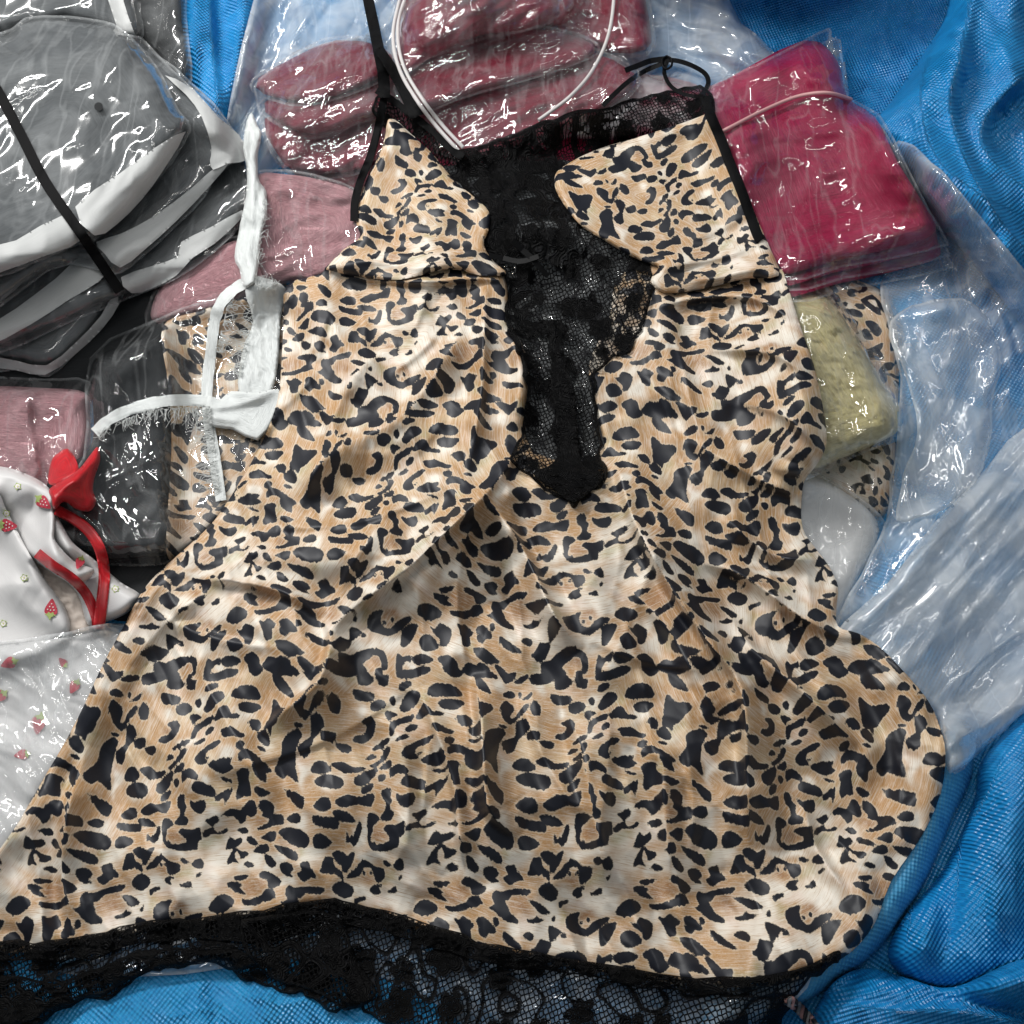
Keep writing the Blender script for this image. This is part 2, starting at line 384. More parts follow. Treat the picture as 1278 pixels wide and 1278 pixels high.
paint(CREAM, [(600, 590, 75, 50), (570, 700, 85, 60), (630, 790, 90, 60), (570, 860, 80, 60), (490, 930, 110, 60), (330, 890, 110, 45), (250, 960, 70, 90), (230, 1110, 60, 80), (320, 1120, 100, 45), (440, 1120, 80, 45), (545, 970, 70, 50), (730, 1050, 50, 30), (780, 1150, 45, 60), (1060, 800, 60, 50), (1010, 660, 60, 40), (880, 840, 50, 50), (960, 920, 60, 25), (1180, 1110, 110, 55), (1060, 1110, 60, 40), (400, 745, 110, 30), (340, 660, 26, 60), (470, 60, 50, 40), (850, 260, 25, 50), (250, -110, 60, 60), (170, 420, 60, 40), (700, 690, 70, 50), (780, 820, 70, 45), (600, 1180, 40, 50), (1190, 30, 40, 50), (430, 240, 60, 22), (700, 130, 30, 40), (1030, 420, 22, 70), (640, 330, 22, 50), (300, 100, 40, 22), (980, 0, 60, 30), (560, -110, 50, 40), (860, 560, 30, 26), (540, 430, 40, 20)], 1.25)
paint(PINKC, [(540, 830, 60, 40), (320, 1040, 70, 40), (620, 900, 60, 30), (420, 930, 50, 25), (1120, 1080, 60, 30), (240, 1150, 50, 30), (720, 700, 60, 40), (1000, 350, 40, 60), (520, 200, 50, 40), (860, 100, 60, 30), (350, -20, 50, 40), (960, 760, 40, 40)], 0.6)
paint(CARA, [(430, 670, 40, 38), (790, 935, 75, 38), (1100, 1015, 75, 42), (365, 1215, 45, 40), (825, 625, 50, 22), (380, 820, 50, 22), (430, 1000, 50, 35), (640, 1100, 55, 30), (120, 890, 60, 40), (340, 165, 25, 20), (1040, 160, 30, 35)], 1.0)
paint(OLIVE, [(600, 515, 45, 26), (580, 690, 42, 20), (485, 840, 38, 36), (325, 980, 40, 42), (200, 1175, 35, 22), (1010, 790, 45, 22), (260, -80, 40, 35), (860, 1150, 30, 30), (600, 60, 40, 28), (880, 230, 26, 50), (440, 100, 40, 20), (760, 430, 40, 24), (1090, -40, 50, 24), (300, 440, 30, 30)], 0.62)
def tile_sample(A, u, v):
    fx = (u / TR) % tw_n; fy = (v / TR) % th_n
    ix = np.floor(fx).astype(int) % tw_n; iy = np.floor(fy).astype(int) % th_n
    tx = fx - np.floor(fx); ty = fy - np.floor(fy)
    ix2 = (ix + 1) % tw_n; iy2 = (iy + 1) % th_n
    if A.ndim == 3: tx = tx[:, None]; ty = ty[:, None]
    return (A[iy, ix] * (1 - tx) + A[iy, ix2] * tx) * (1 - ty) + (A[iy2, ix] * (1 - tx) + A[iy2, ix2] * tx) * ty
x_a, y_a, _ = world(740.0, 1033.0, 110.0); x_b, _, _ = world(741.0, 1033.0, 110.0); _, y_b, _ = world(740.0, 1034.0, 110.0)
MX = (x_b - x_a) / K / 3.76; MY = -(y_b - y_a) / K / 3.76
UX, UY = x_a / K, -y_a / K
def leo(angle=0.0, du=0.0, dv=0.0, s=1.08, sx=0.93, warp=7):
    def f(cu, cv, xs, ys, dd):
        a, b = cu - UX, cv - UY
        a = a + warp * fbm(xs / 150, ys / 150, 31, 2); b = b + warp * fbm(xs / 150, ys / 150, 47, 2)
        p, q = rot(a, b, angle)
        u = p / MX / (s * sx) + 450 + du; v = q / MY / s + 650 + dv
        v = v - 0.0
        t = tile_sample(tile, u, v - 0.08 * (450 - 240))
        c = tile_sample(fur, u, v - 0.08 * (450 - 240))
        return {'spot': t / 3.76, 'fur': c}
    return f

# ------------------------------------------------------------------ lace motifs
def lace_pat(seed=1, s=1.0, dens=0.0, edge_solid=7, ang=0):
    def f(cu, cv, xs, ys, dd):
        a, b = rot(cu, cv, ang)
        a = a / s; b = b / s
        a = a + 6 * perlin(a / 40, b / 40, seed); b = b + 6 * perlin(a / 40 + 5, b / 40, seed + 2)
        g = 46.0
        ix = np.floor(a / g); iy = np.floor(b / g)
        best = np.full(a.shape, -1.0)
        for dx in (-1, 0, 1):
            for dy in (-1, 0, 1):
                cx = (ix + dx + 0.2 + 0.6 * _hash(ix + dx, iy + dy, seed)) * g; cy = (iy + dy + 0.2 + 0.6 * _hash(ix + dx, iy + dy, seed + 9)) * g
                R = 13 + 8 * _hash(ix + dx, iy + dy, seed + 4)
                th = np.arctan2(b - cy, a - cx); rr = np.hypot(a - cx, b - cy)
                pet = R * (0.68 + 0.34 * np.abs(np.cos(2.5 * th + 6 * _hash(ix + dx, iy + dy, seed + 5))))
                best = np.maximum(best, (pet - rr) / 10)
        vine = 0.32 - np.abs(perlin(a / 30, b / 30, seed + 12)) * 2.4
        m = np.maximum(best, vine) + dens
        m = np.maximum(m, (edge_solid - dd) / 5)
        return {'motif': m}
    return f

# ------------------------------------------------------------------ materials
def newmat(name):
    m = bpy.data.materials.new(name); m.use_nodes = True
    nt = m.node_tree; nt.nodes.clear()
    out = nt.nodes.new('ShaderNodeOutputMaterial')
    return m, nt, out
class N:
    def __init__(s, nt): s.nt = nt
    def __call__(s, t, ins=None, **kw):
        n = s.nt.nodes.new('ShaderNode' + t)
        for k, v in kw.items(): setattr(n, k, v)
        for k, v in (ins or {}).items():
            if isinstance(v, bpy.types.NodeSocket): s.nt.links.new(v, n.inputs[k])
            else: n.inputs[k].default_value = v
        return n
    def math(s, op, a, b=0.0, c=0.0, clamp=False):
        n = s('Math', {0: a, 1: b, 2: c}, operation=op); n.use_clamp = clamp
        return n.outputs[0]
    def cloth(s): return s('Attribute', attribute_name='cloth').outputs['Vector']
    def map(s, v, scale=(1, 1, 1), rz=0.0, loc=(0, 0, 0)):
        return s('Mapping', {'Vector': v, 'Scale': scale, 'Rotation': (0, 0, math.radians(rz)), 'Location': loc}).outputs[0]
    def noise(s, v, sc_, det=3, rough=0.5, dist=0.0):
        return s('TexNoise', {'Vector': v, 'Scale': sc_, 'Detail': det, 'Roughness': rough, 'Distortion': dist}).outputs[0]
    def ramp(s, f, pts):
        n = s('ValToRGB', {0: f}); el = n.color_ramp.elements
        el[0].position = pts[0][0]; el[0].color = (*pts[0][1], 1)
        el[1].position = pts[-1][0]; el[1].color = (*pts[-1][1], 1)
        for p, c in pts[1:-1]:
            e = el.new(p); e.color = (*c, 1)
        return n.outputs[0]
    def mix(s, f, a, b, bt='MIX'):
        n = s('Mix', data_type='RGBA', blend_type=bt)
        for i, v in ((0, f), (6, a), (7, b)):
            if isinstance(v, bpy.types.NodeSocket): s.nt.links.new(v, n.inputs[i])
            else: n.inputs[i].default_value = v if i == 0 else (*v, 1)
        return n.outputs[2]
    def bump(s, h, strength, dist, nrm=None):
        d = {'Height': h, 'Strength': strength, 'Distance': dist}
        if nrm is not None: d['Normal'] = nrm
        return s('Bump', d).outputs[0]
    def done(s, out, sh): s.nt.links.new(sh, out.inputs[0])

def m_leopard():
    m, nt, out = newmat('leopard_satin'); g = N(nt)
    cl = g.cloth()
    sp_ = g('Attribute', attribute_name='spot').outputs['Fac']
    fu = g('Attribute', attribute_name='fur').outputs['Color']
    hair = g.noise(g.map(cl, (0.50, 0.10, 1), 14), 1.0, 4, 0.6, 0.6)
    hair2 = g.noise(g.map(cl, (0.07, 0.45, 1), 25), 1.0, 3, 0.6, 0.8)
    edge = g.math('ADD', sp_, g.math('MULTIPLY', g.math('SUBTRACT', hair, 0.5), 4.0))
    mask = g('MapRange', {'Value': edge, 'From Min': -0.35, 'From Max': 0.45, 'To Min': 1.0, 'To Max': 0.0}).outputs[0]
    f2 = g.mix(g.math('MULTIPLY', g('MapRange', {'Value': hair, 'From Min': 0.45, 'From Max': 0.75}).outputs[0], 0.4), fu, (0.84, 0.79, 0.69))
    f3 = g.mix(g.math('MULTIPLY', g('MapRange', {'Value': hair2, 'From Min': 0.5, 'From Max': 0.8}).outputs[0], 0.35), f2, (0.45, 0.27, 0.12))
    mid = g.noise(g.map(cl, (0.055, 0.030, 1), 20), 1.0, 4, 0.65, 0.5)
    f3 = g.mix(g('MapRange', {'Value': mid, 'From Min': 0.50, 'From Max': 0.66, 'To Min': 0.0, 'To Max': 0.55}).outputs[0], f3, (0.84, 0.78, 0.70))
    f3 = g.mix(g('MapRange', {'Value': mid, 'From Min': 0.46, 'From Max': 0.32, 'To Min': 0.0, 'To Max': 0.7}).outputs[0], f3, (0.38, 0.20, 0.075))
    # thin lighter halo of hairs round each spot
    halo = g('MapRange', {'Value': sp_, 'From Min': 0.2, 'From Max': 2.4, 'To Min': 0.5, 'To Max': 0.0}).outputs[0]
    f3 = g.mix(halo, f3, (0.74, 0.64, 0.49))
    col = g.mix(mask, f3, (0.008, 0.0095, 0.016))
    weave = g.noise(g.map(cl, (1.2, 1.2, 1)), 1.0, 2, 0.6)
    nrm = g.bump(weave, 0.10, 0.0004)
    b = g('BsdfPrincipled', {'Base Color': col, 'Roughness': 0.47, 'Normal': nrm, 'Specular IOR Level': 0.45, 'Sheen Weight': 0.0})
    g.done(out, b.outputs[0]); return m

def m_lace(name='black_lace', col=(0.0016, 0.0016, 0.0018), net=0.26, cell=0.21):
    m, nt, out = newmat(name); g = N(nt)
    cl = g.cloth()
    mo = g('Attribute', attribute_name='motif').outputs['Fac']
    rag = g.noise(g.map(cl, (0.35, 0.35, 1)), 1.0, 3, 0.7)
    solid = g('MapRange', {'Value': g.math('ADD', mo, g.math('MULTIPLY', g.math('SUBTRACT', rag, 0.5), 0.9)), 'From Min': -0.04, 'From Max': 0.06}).outputs[0]
    vo = g('TexVoronoi', {'Vector': g.map(cl, (cell, cell * 0.85, 0.0), 20), 'Scale': 1.0, 'Randomness': 0.38}, feature='DISTANCE_TO_EDGE').outputs['Distance']
    thr = g('MapRange', {'Value': vo, 'From Min': net * 0.38, 'From Max': net * 0.72, 'To Min': 1.0, 'To Max': 0.0}).outputs[0]
    vo2 = g('TexVoronoi', {'Vector': g.map(cl, (0.62, 0.62, 0.0)), 'Scale': 1.0, 'Randomness': 0.6}, feature='DISTANCE_TO_EDGE').outputs['Distance']
    pin = g('MapRange', {'Value': vo2, 'From Min': 0.25, 'From Max': 0.38, 'To Min': 1.0, 'To Max': 0.55}).outputs[0]
    sol = g.math('MULTIPLY', solid, pin)
    al = g.math('MAXIMUM', sol, thr)
    thread = g.noise(g.map(cl, (0.9, 0.25, 1), 40), 1.0, 3, 0.7)
    vein = g.math('SINE', g.math('MULTIPLY', mo, 22.0))
    rim = g('MapRange', {'Value': g.math('ABSOLUTE', g.math('SUBTRACT', mo, 0.06)), 'From Min': 0.0, 'From Max': 0.10, 'To Min': 1.0, 'To Max': 0.0}).outputs[0]
    nrm = g.bump(g.math('ADD', g.math('ADD', g.math('MULTIPLY', vein, 0.35), g.math('MULTIPLY', rim, 1.2)), thread), 1.0, 0.0013)
    c2 = g.mix(thread, col, tuple(c * 2.6 for c in col))
    c2 = g.mix(rim, c2, (0.016, 0.016, 0.018))
    b = g('BsdfPrincipled', {'Base Color': c2, 'Roughness': 0.5, 'Normal': nrm, 'Specular IOR Level': 0.13, 'Alpha': al})
    g.done(out, b.outputs[0]); return m

def m_cloth(name, col, rough=0.6, var=0.25, fine=1.0, bumpd=0.0005, sheen=0.1, spec=0.4, col2=None, wr=0.0, wscale=0.05):
    m, nt, out = newmat(name); g = N(nt)
    cl = g.cloth()
    n1 = g.noise(g.map(cl, (0.035, 0.035, 1)), 1.0, 4, 0.6, 0.3)
    n2 = g.noise(g.map(cl, (fine, fine, 1)), 1.0, 2, 0.6)
    dark = col2 or tuple(c * (1 - var) for c in col)
    c = g.mix(g('MapRange', {'Value': n1, 'From Min': 0.35, 'From Max': 0.65}).outputs[0], dark, col)
    h = n2
    nrm = g.bump(n2, 0.35, bumpd)
    if wr:
        w1 = g.noise(g.map(cl, (wscale, wscale * 0.45, 1), 30), 1.0, 4, 0.55, 1.2)
        nrm = g.bump(w1, 1.0, wr, nrm)
    b = g('BsdfPrincipled', {'Base Color': c, 'Roughness': rough, 'Normal': nrm, 'Specular IOR Level': spec, 'Sheen Weight': sheen, 'Sheen Roughness': 0.4})
    g.done(out, b.outputs[0]); return m

def m_velvet(name, lo, hi):
    """crushed velvet: light and dark sheen of the leaning pile is partly painted into the colour"""
    m, nt, out = newmat(name); g = N(nt)
    cl = g.cloth()
    n1 = g.noise(g.map(cl, (0.05, 0.05, 1)), 1.0, 5, 0.65, 1.5)
    n2 = g.noise(g.map(cl, (0.9, 0.35, 1)), 1.0, 3, 0.6)
    nrm = g.bump(n1, 1.0, 0.0036); nrm = g.bump(n2, 0.5, 0.0006, nrm)
    c = g.mix(g('MapRange', {'Value': n1, 'From Min': 0.4, 'From Max': 0.62}).outputs[0], lo, hi)  # light and dark sheen patches painted as two tones
    b = g('BsdfPrincipled', {'Base Color': c, 'Roughness': 0.36, 'Normal': nrm, 'Specular IOR Level': 0.6, 'Sheen Weight': 0.35, 'Sheen Roughness': 0.3, 'Sheen Tint': (1, 0.85, 0.86, 1)})
    g.done(out, b.outputs[0]); return m

def m_plastic(name, haze=0.03, hazevar=0.12, crink=0.004, cs=0.03, rough=0.05, refl=1.0, tint=(0.99, 0.993, 0.995), seed=0.0, stretch=0.5, rz=35):
    m, nt, out = newmat(name); g = N(nt)
    cl = g.cloth()
    def facets(scl, st_, ang, smooth_, k, off_):            # slack film breaks into flattish facets with soft or sharp folds between
        v = g.map(cl, (scl, scl * st_, 0.0), ang, (seed + off_, seed * 2, 0))
        wn = g('TexNoise', {'Vector': v, 'Scale': 0.5, 'Detail': 1.0})
        v = g('VectorMath', {0: v, 1: g('VectorMath', {0: wn.outputs['Color'], 'Scale': 1.3}, operation='SCALE').outputs[0]}, operation='ADD').outputs[0]
        c = g('TexVoronoi', {'Vector': v, 'Scale': 1.0, 'Randomness': 1.0, 'Smoothness': smooth_}, feature='SMOOTH_F1').outputs['Color']
        c = g('VectorMath', {0: c, 1: (0.5, 0.5, 0.5)}, operation='SUBTRACT').outputs[0]
        return g('VectorMath', {0: c, 'Scale': k}, operation='SCALE').outputs[0]
    q = crink / 0.003
    geo = g('NewGeometry').outputs['Normal']
    F1 = facets(cs * 0.8, stretch, rz, 0.5, 0.55 * q, 0.0); F2 = facets(cs * 2.2, stretch * 0.6, rz + 12, 0.22, 0.32 * q, 3.0)
    sm = g('VectorMath', {0: geo, 1: F1}, operation='ADD').outputs[0]
    sm = g('VectorMath', {0: sm, 1: F2}, operation='ADD').outputs[0]
    nrm = g('VectorMath', {0: sm}, operation='NORMALIZE').outputs[0]
    r1 = g.noise(g.map(cl, (cs, cs * stretch * 0.5, 0.0), rz, (seed, 1, 0)), 1.0, 2, 0.5, 0.8)
    R1 = g('MapRange', {'Value': g.math('ABSOLUTE', g.math('SUBTRACT', r1, 0.5)), 'From Min': 0.0, 'From Max': 0.035, 'To Min': 1.0, 'To Max': 0.0}).outputs[0]
    fr = g.math('ADD', g.math('MULTIPLY', g.math('POWER', g('LayerWeight', {'Blend': 0.5}).outputs['Facing'], 4.0), 0.6), 0.045)      # symmetric, so light also passes upwards through the film
    fac = g.math('MULTIPLY', fr, 1.5 * refl, clamp=True)
    tr = g('BsdfTransparent', {'Color': (*tint, 1)}).outputs[0]
    gl = g('BsdfGlossy', {'Color': (1, 1, 1, 1), 'Roughness': rough, 'Normal': nrm}).outputs[0]
    df = g('BsdfDiffuse', {'Color': (0.90, 0.93, 0.94, 1), 'Normal': nrm}).outputs[0]
    tl = g('BsdfTranslucent', {'Color': (0.90, 0.93, 0.94, 1), 'Normal': nrm}).outputs[0]
    milk = g('MixShader', {0: 0.35, 1: df, 2: tl}).outputs[0]
    hn = g.noise(g.map(cl, (0.014, 0.014, 0.0), 0, (seed, 0, 0)), 1.0, 3, 0.6, 0.8)
    hz = g('MapRange', {'Value': hn, 'From Min': 0.42, 'From Max': 0.72, 'To Min': haze, 'To Max': haze + hazevar}).outputs[0]
    # creased film turns whiter along its fold lines, and where it doubles at its edge
    st = g('MapRange', {'Value': g('SeparateXYZ', {0: cl}).outputs[2], 'From Min': 1.5, 'From Max': 4.0, 'To Min': 0.22, 'To Max': 0.0}).outputs[0]
    hz = g.math('ADD', g.math('ADD', hz, g.math('MULTIPLY', R1, 0.10)), st, clamp=True)
    s1 = g('MixShader', {0: hz, 1: tr, 2: milk}).outputs[0]
    s2 = g('MixShader', {0: fac, 1: s1, 2: gl}).outputs[0]
    g.done(out, s2); return m

def m_tarp(name, col, dark, pitch=4.4, rough=0.30, bumpd=0.0012, rz=0):
    m, nt, out = newmat(name); g = N(nt)
    cl = g.map(g.cloth(), (1, 1, 0.0), rz)
    sep = g('SeparateXYZ', {0: cl})
    k = math.pi / pitch
    sx = g.math('SINE', g.math('MULTIPLY', sep.outputs[0], k)); sy = g.math('SINE', g.math('MULTIPLY', sep.outputs[1], k))
    wv = g.math('MULTIPLY', sx, sy)
    n0 = g.noise(g.map(cl, (0.25, 0.03, 1)), 1.0, 3, 0.6)
    n1 = g.noise(g.map(cl, (0.045, 0.045, 1)), 1.0, 5, 0.65, 0.4)
    nrm = g.bump(g.math('ADD', wv, g.math('MULTIPLY', n0, 0.5)), 1.0, bumpd)
    def fac(sc_, st_, ang, sm_, k_):
        v = g.map(g.cloth(), (sc_, sc_ * st_, 0.0), ang)
        wn = g('TexNoise', {'Vector': v, 'Scale': 0.6, 'Detail': 1.0})
        v = g('VectorMath', {0: v, 1: wn.outputs['Color']}, operation='ADD').outputs[0]
        c_ = g('TexVoronoi', {'Vector': v, 'Scale': 1.0, 'Smoothness': sm_}, feature='SMOOTH_F1').outputs['Color']
        c_ = g('VectorMath', {0: c_, 1: (0.5, 0.5, 0.5)}, operation='SUBTRACT').outputs[0]
        return g('VectorMath', {0: c_, 'Scale': k_}, operation='SCALE').outputs[0]
    for a4 in ((0.020, 0.5, 30, 0.35, 0.55), (0.055, 0.6, 75, 0.2, 0.32), (0.12, 0.8, 10, 0.2, 0.22)):
        nrm = g('VectorMath', {0: nrm, 1: fac(*a4)}, operation='ADD').outputs[0]
    nrm = g('VectorMath', {0: nrm}, operation='NORMALIZE').outputs[0]
    c = g.mix(g('MapRange', {'Value': g.math('ADD', g.math('MULTIPLY', wv, 0.18), n1), 'From Min': 0.3, 'From Max': 0.75}).outputs[0], dark, col)
    wear = g('MapRange', {'Value': g.noise(g.map(cl, (0.35, 0.35, 1)), 1.0, 4, 0.7), 'From Min': 0.62, 'From Max': 0.75, 'To Min': 0.0, 'To Max': 0.35}).outputs[0]
    c = g.mix(wear, c, tuple(min(1, q * 1.5 + 0.12) for q in col))
    b = g('BsdfPrincipled', {'Base Color': c, 'Roughness': rough, 'Normal': nrm, 'Specular IOR Level': 0.7})
    g.done(out, b.outputs[0]); return m
def m_plain(name, col, rough=0.5, bumpd=0.0006, sc_=0.8, transl=0.0, spec=0.4):
    m, nt, out = newmat(name); g = N(nt)
    cl = g('TexCoord').outputs['Object']
    n = g.noise(cl, 900 * sc_, 3, 0.6)
    c = g.mix(n, tuple(q * 0.8 for q in col), col)
    b = g('BsdfPrincipled', {'Base Color': c, 'Roughness': rough, 'Normal': g.bump(n, 0.4, bumpd), 'Specular IOR Level': spec}).outputs[0]
    if transl:
        t = g('BsdfTranslucent', {'Color': (*col, 1)}).outputs[0]
        b = g('MixShader', {0: transl, 1: b, 2: t}).outputs[0]
    g.done(out, b); return m

LEO = m_leopard()
LACE = m_lace()
BLUE = m_tarp('blue_woven_plastic', (0.012, 0.28, 0.64), (0.006, 0.19, 0.50), 3.1, bumpd=0.0008)
BLUE_B = m_tarp('blue_woven_plastic_light', (0.03, 0.33, 0.66), (0.015, 0.24, 0.55), 3.2, bumpd=0.0007, rz=12)
BLUE_C = m_tarp('blue_woven_plastic_deep', (0.011, 0.26, 0.60), (0.006, 0.18, 0.48), 3.0, bumpd=0.0008, rz=-28)
RIM = m_tarp('blue_sack_rim', (0.07, 0.36, 0.62), (0.05, 0.29, 0.55), 3.2, rough=0.5, bumpd=0.0004, rz=35)
LINER = m_plastic('milky_liner_film', 0.32, 0.38, 0.0030, 0.018, 0.12, 1.0, seed=3.0, stretch=0.4, rz=-40)
LINER2 = m_plastic('milky_liner_film_thin', 0.18, 0.30, 0.0030, 0.022, 0.09, 1.0, seed=5.0, stretch=0.45, rz=60)
FILM = m_plastic('clear_bag_film', 0.01, 0.05, 0.0046, 0.024, 0.05, 1.0, seed=1.0)
FILM_W = m_plastic('clear_bag_film_fan', 0.0, 0.12, 0.0034, 0.034, 0.05, 1.0, seed=8.0, stretch=0.3, rz=-25)
FILM_G = m_plastic('clear_bag_film_grey', 0.04, 0.13, 0.0020, 0.022, 0.11, 0.9, seed=12.0, stretch=0.5, rz=15)
FILM_M = m_plastic('milky_bag_film', 0.15, 0.22, 0.0030, 0.03, 0.08, 1.0, seed=21.0)
GREY = m_cloth('charcoal_jersey', (0.085, 0.092, 0.097), 0.8, 0.35, 1.0, 0.0008, 0.05, 0.2)
BLACKC = m_cloth('black_jersey', (0.014, 0.016, 0.018), 0.75, 0.4, 1.0, 0.0006, 0.03, 0.3)
WINE = m_cloth('wine_satin', (0.23, 0.002, 0.026), 0.42, 0.2, 0.9, 0.0004, 0.0, 0.45, wr=0.0018, wscale=0.03)
WINE_B = m_cloth('crimson_satin', (0.40, 0.010, 0.070), 0.42, 0.25, 0.9, 0.0004, 0.0, 0.4, wr=0.0018, wscale=0.025)
PINKV = m_velvet('pink_crushed_velvet', (0.50, 0.22, 0.25), (0.76, 0.42, 0.45))
YEL = m_velvet('pale_yellow_lace_cloth', (0.66, 0.57, 0.24), (0.86, 0.78, 0.44))
WHITEC = m_cloth('white_satin', (0.64, 0.63, 0.625), 0.45, 0.06, 1.0, 0.0003, 0.1, 0.4)
SEAL = m_cloth('frosted_seal_strip', (0.50, 0.51, 0.505), 0.5, 0.08, 0.5, 0.0002, 0.0, 0.4)
TORN = m_cloth('white_torn_film', (0.70, 0.73, 0.72), 0.42, 0.06, 0.6, 0.0003, 0.0, 0.5, wr=0.0008, wscale=0.09)
FIBRE = m_plain('white_fibre', (0.82, 0.84, 0.83), 0.5, transl=0.3)
BLKW = m_cloth('black_webbing', (0.003, 0.003, 0.0035), 0.7, 0.3, 0.9, 0.0006, 0.0, 0.12)
BLKS = m_plain('black_satin_elastic', (0.004, 0.004, 0.0045), 0.5, spec=0.12)
RED = m_cloth('red_satin', (0.55, 0.008, 0.016), 0.42, 0.35, 1.0, 0.0003, 0.1, 0.5)
PRED = m_plain('red_print', (0.55, 0.05, 0.08), 0.6)
PGRN = m_plain('green_print', (0.40, 0.50, 0.16), 0.6)
PYEL = m_plain('yellow_print', (0.66, 0.66, 0.30), 0.6)
PWHT = m_plain('white_print', (0.85, 0.8, 0.78), 0.6)
ELAS = m_plain('white_elastic', (0.66, 0.63, 0.62), 0.55)
PBAND = m_plain('pink_rubber', (0.66, 0.36, 0.36), 0.5)
CONC = m_plain('concrete', (0.22, 0.22, 0.21), 0.9, sc_=0.05)
# ================================================================== floor and sacks
fm = bpy.data.meshes.new('floor')
fm.from_pydata([(-4, -4, -0.06), (4, -4, -0.06), (4, 5, -0.06), (-4, 5, -0.06)], [], [(0, 1, 2, 3)])
fm.materials.append(CONC)
tag(link(bpy.data.objects.new('floor', fm)), kind='structure')

def clothpiece(name, label, cat, poly, mat, group=None, **kw):
    o = sheet(name, poly, mat, None, **kw)
    return tag(o, label, cat, group)

# the big sack lying open under the heap
clothpiece('woven_sack', 'blue woven plastic sack spread under the heap, showing below the lace hem', 'sack',
    [(-170, -170), (640, -180), (1440, -170), (1450, 640), (1440, 1440), (640, 1450), (-170, 1440), (-180, 640)], BLUE_B,
    T=30, ew=60, sp=4, r=0, n=3,
    ex=[('n', 70, 120, 420, 7, 3, False), ('n', 25, 40, 130, 3, 5, True),
        ('f', [(60, 1420), (230, 1300), (470, 1290), (640, 1400)], 90, 34),
        ('f', [(1440, 500), (1230, 640), (1120, 830), (1000, 1000)], 70, 22), ('f', [(1180, 330), (1150, 500), (1110, 640)], 45, 22),
        ('c', [(1240, 420), (1215, 560), (1150, 700), (1075, 800)], 60, 12, 18)])

clothpiece('woven_sack', 'unseen tall blue woven sack added beyond the top edge to shade the sack below', 'sack',
    [(790, -60), (860, -170), (960, -196), (1080, -190), (1130, -120), (1110, -60), (1000, -34), (880, -30)], BLUE_C, T=150, ew=40, sp=3, r=0)  # unseen blocker, added to throw shade on the sack at the top
# folds of the sack wall behind, upper right
clothpiece('woven_sack', 'smooth shadowed blue woven sack at the top, behind the pink banded pack', 'sack',
    [(880, -120), (1300, -120), (1260, 30), (1180, 120), (1120, 160), (1020, 150), (900, 70), (860, -10)], BLUE_C,
    T=24, ew=60, sp=4, r=12, ex=[('n', 5, 50, 300, 4, 13, False), ('f', [(860, -40), (1000, 10), (1180, 0)], 60, 14)])
clothpiece('woven_sack', 'blue woven sack with deep hanging folds in the upper right corner', 'sack',
    [(1440, -150), (1330, -150), (1200, -60), (1180, 20), (1150, 70), (1110, 130), (1085, 165), (1120, 230), (1190, 300), (1270, 400), (1330, 500), (1450, 560)], BLUE,
    T=112, ew=60, sp=3, r=14,
    ex=[('n', 62, 46, 260, 10, 23, False), ('n', 40, 20, 80, 2.2, 27, True),
        ('c', [(1222, -60), (1200, 60), (1185, 130), (1205, 200), (1260, 290), (1330, 350)], 60, 10, 44),
        ('c', [(1180, 20), (1150, 110), (1165, 190), (1220, 240), (1300, 280)], 30, 14, 26),
        ('c', [(1330, 60), (1250, 120), (1225, 180), (1290, 240), (1380, 270)], 40, 9, 34),
        ('f', [(1120, 180), (1200, 270), (1300, 390)], 34, 24), ('f', [(1290, -80), (1262, 40), (1278, 130)], 22, 26),
        ('f', [(1240, 300), (1330, 330)], 26, 22)])
clothpiece('woven_sack', 'narrow folds of blue woven sack showing between the grey packs and the wine bundle', 'sack',
    [(200, -120), (350, -120), (330, 20), (290, 150), (262, 175), (235, 140), (215, 60)], BLUE,
    T=42, ew=30, sp=3, r=10, ex=[('c', [(262, -100), (262, 20), (275, 170)], 30, 7, 20), ('f', [(300, -100), (300, 40), (285, 150)], 16, 18), ('f', [(238, -60), (244, 90)], 14, 16)])

# the turned edge of the sack round the heap
clothpiece('sack_rim', 'pale blue turned edge of the woven sack curving round the lower right of the nightgown', 'sack edge',
    [(1200, 900), (1215, 960), (1190, 1020), (1150, 1110), (1100, 1180), (1040, 1230), (980, 1262), (900, 1300), (860, 1330), (900, 1200), (1000, 1120), (1120, 1000), (1160, 930)], RIM,
    T=60, ew=26, sp=3, r=16, ex=[('n', -50, 40, 200, 4, 61, False)])
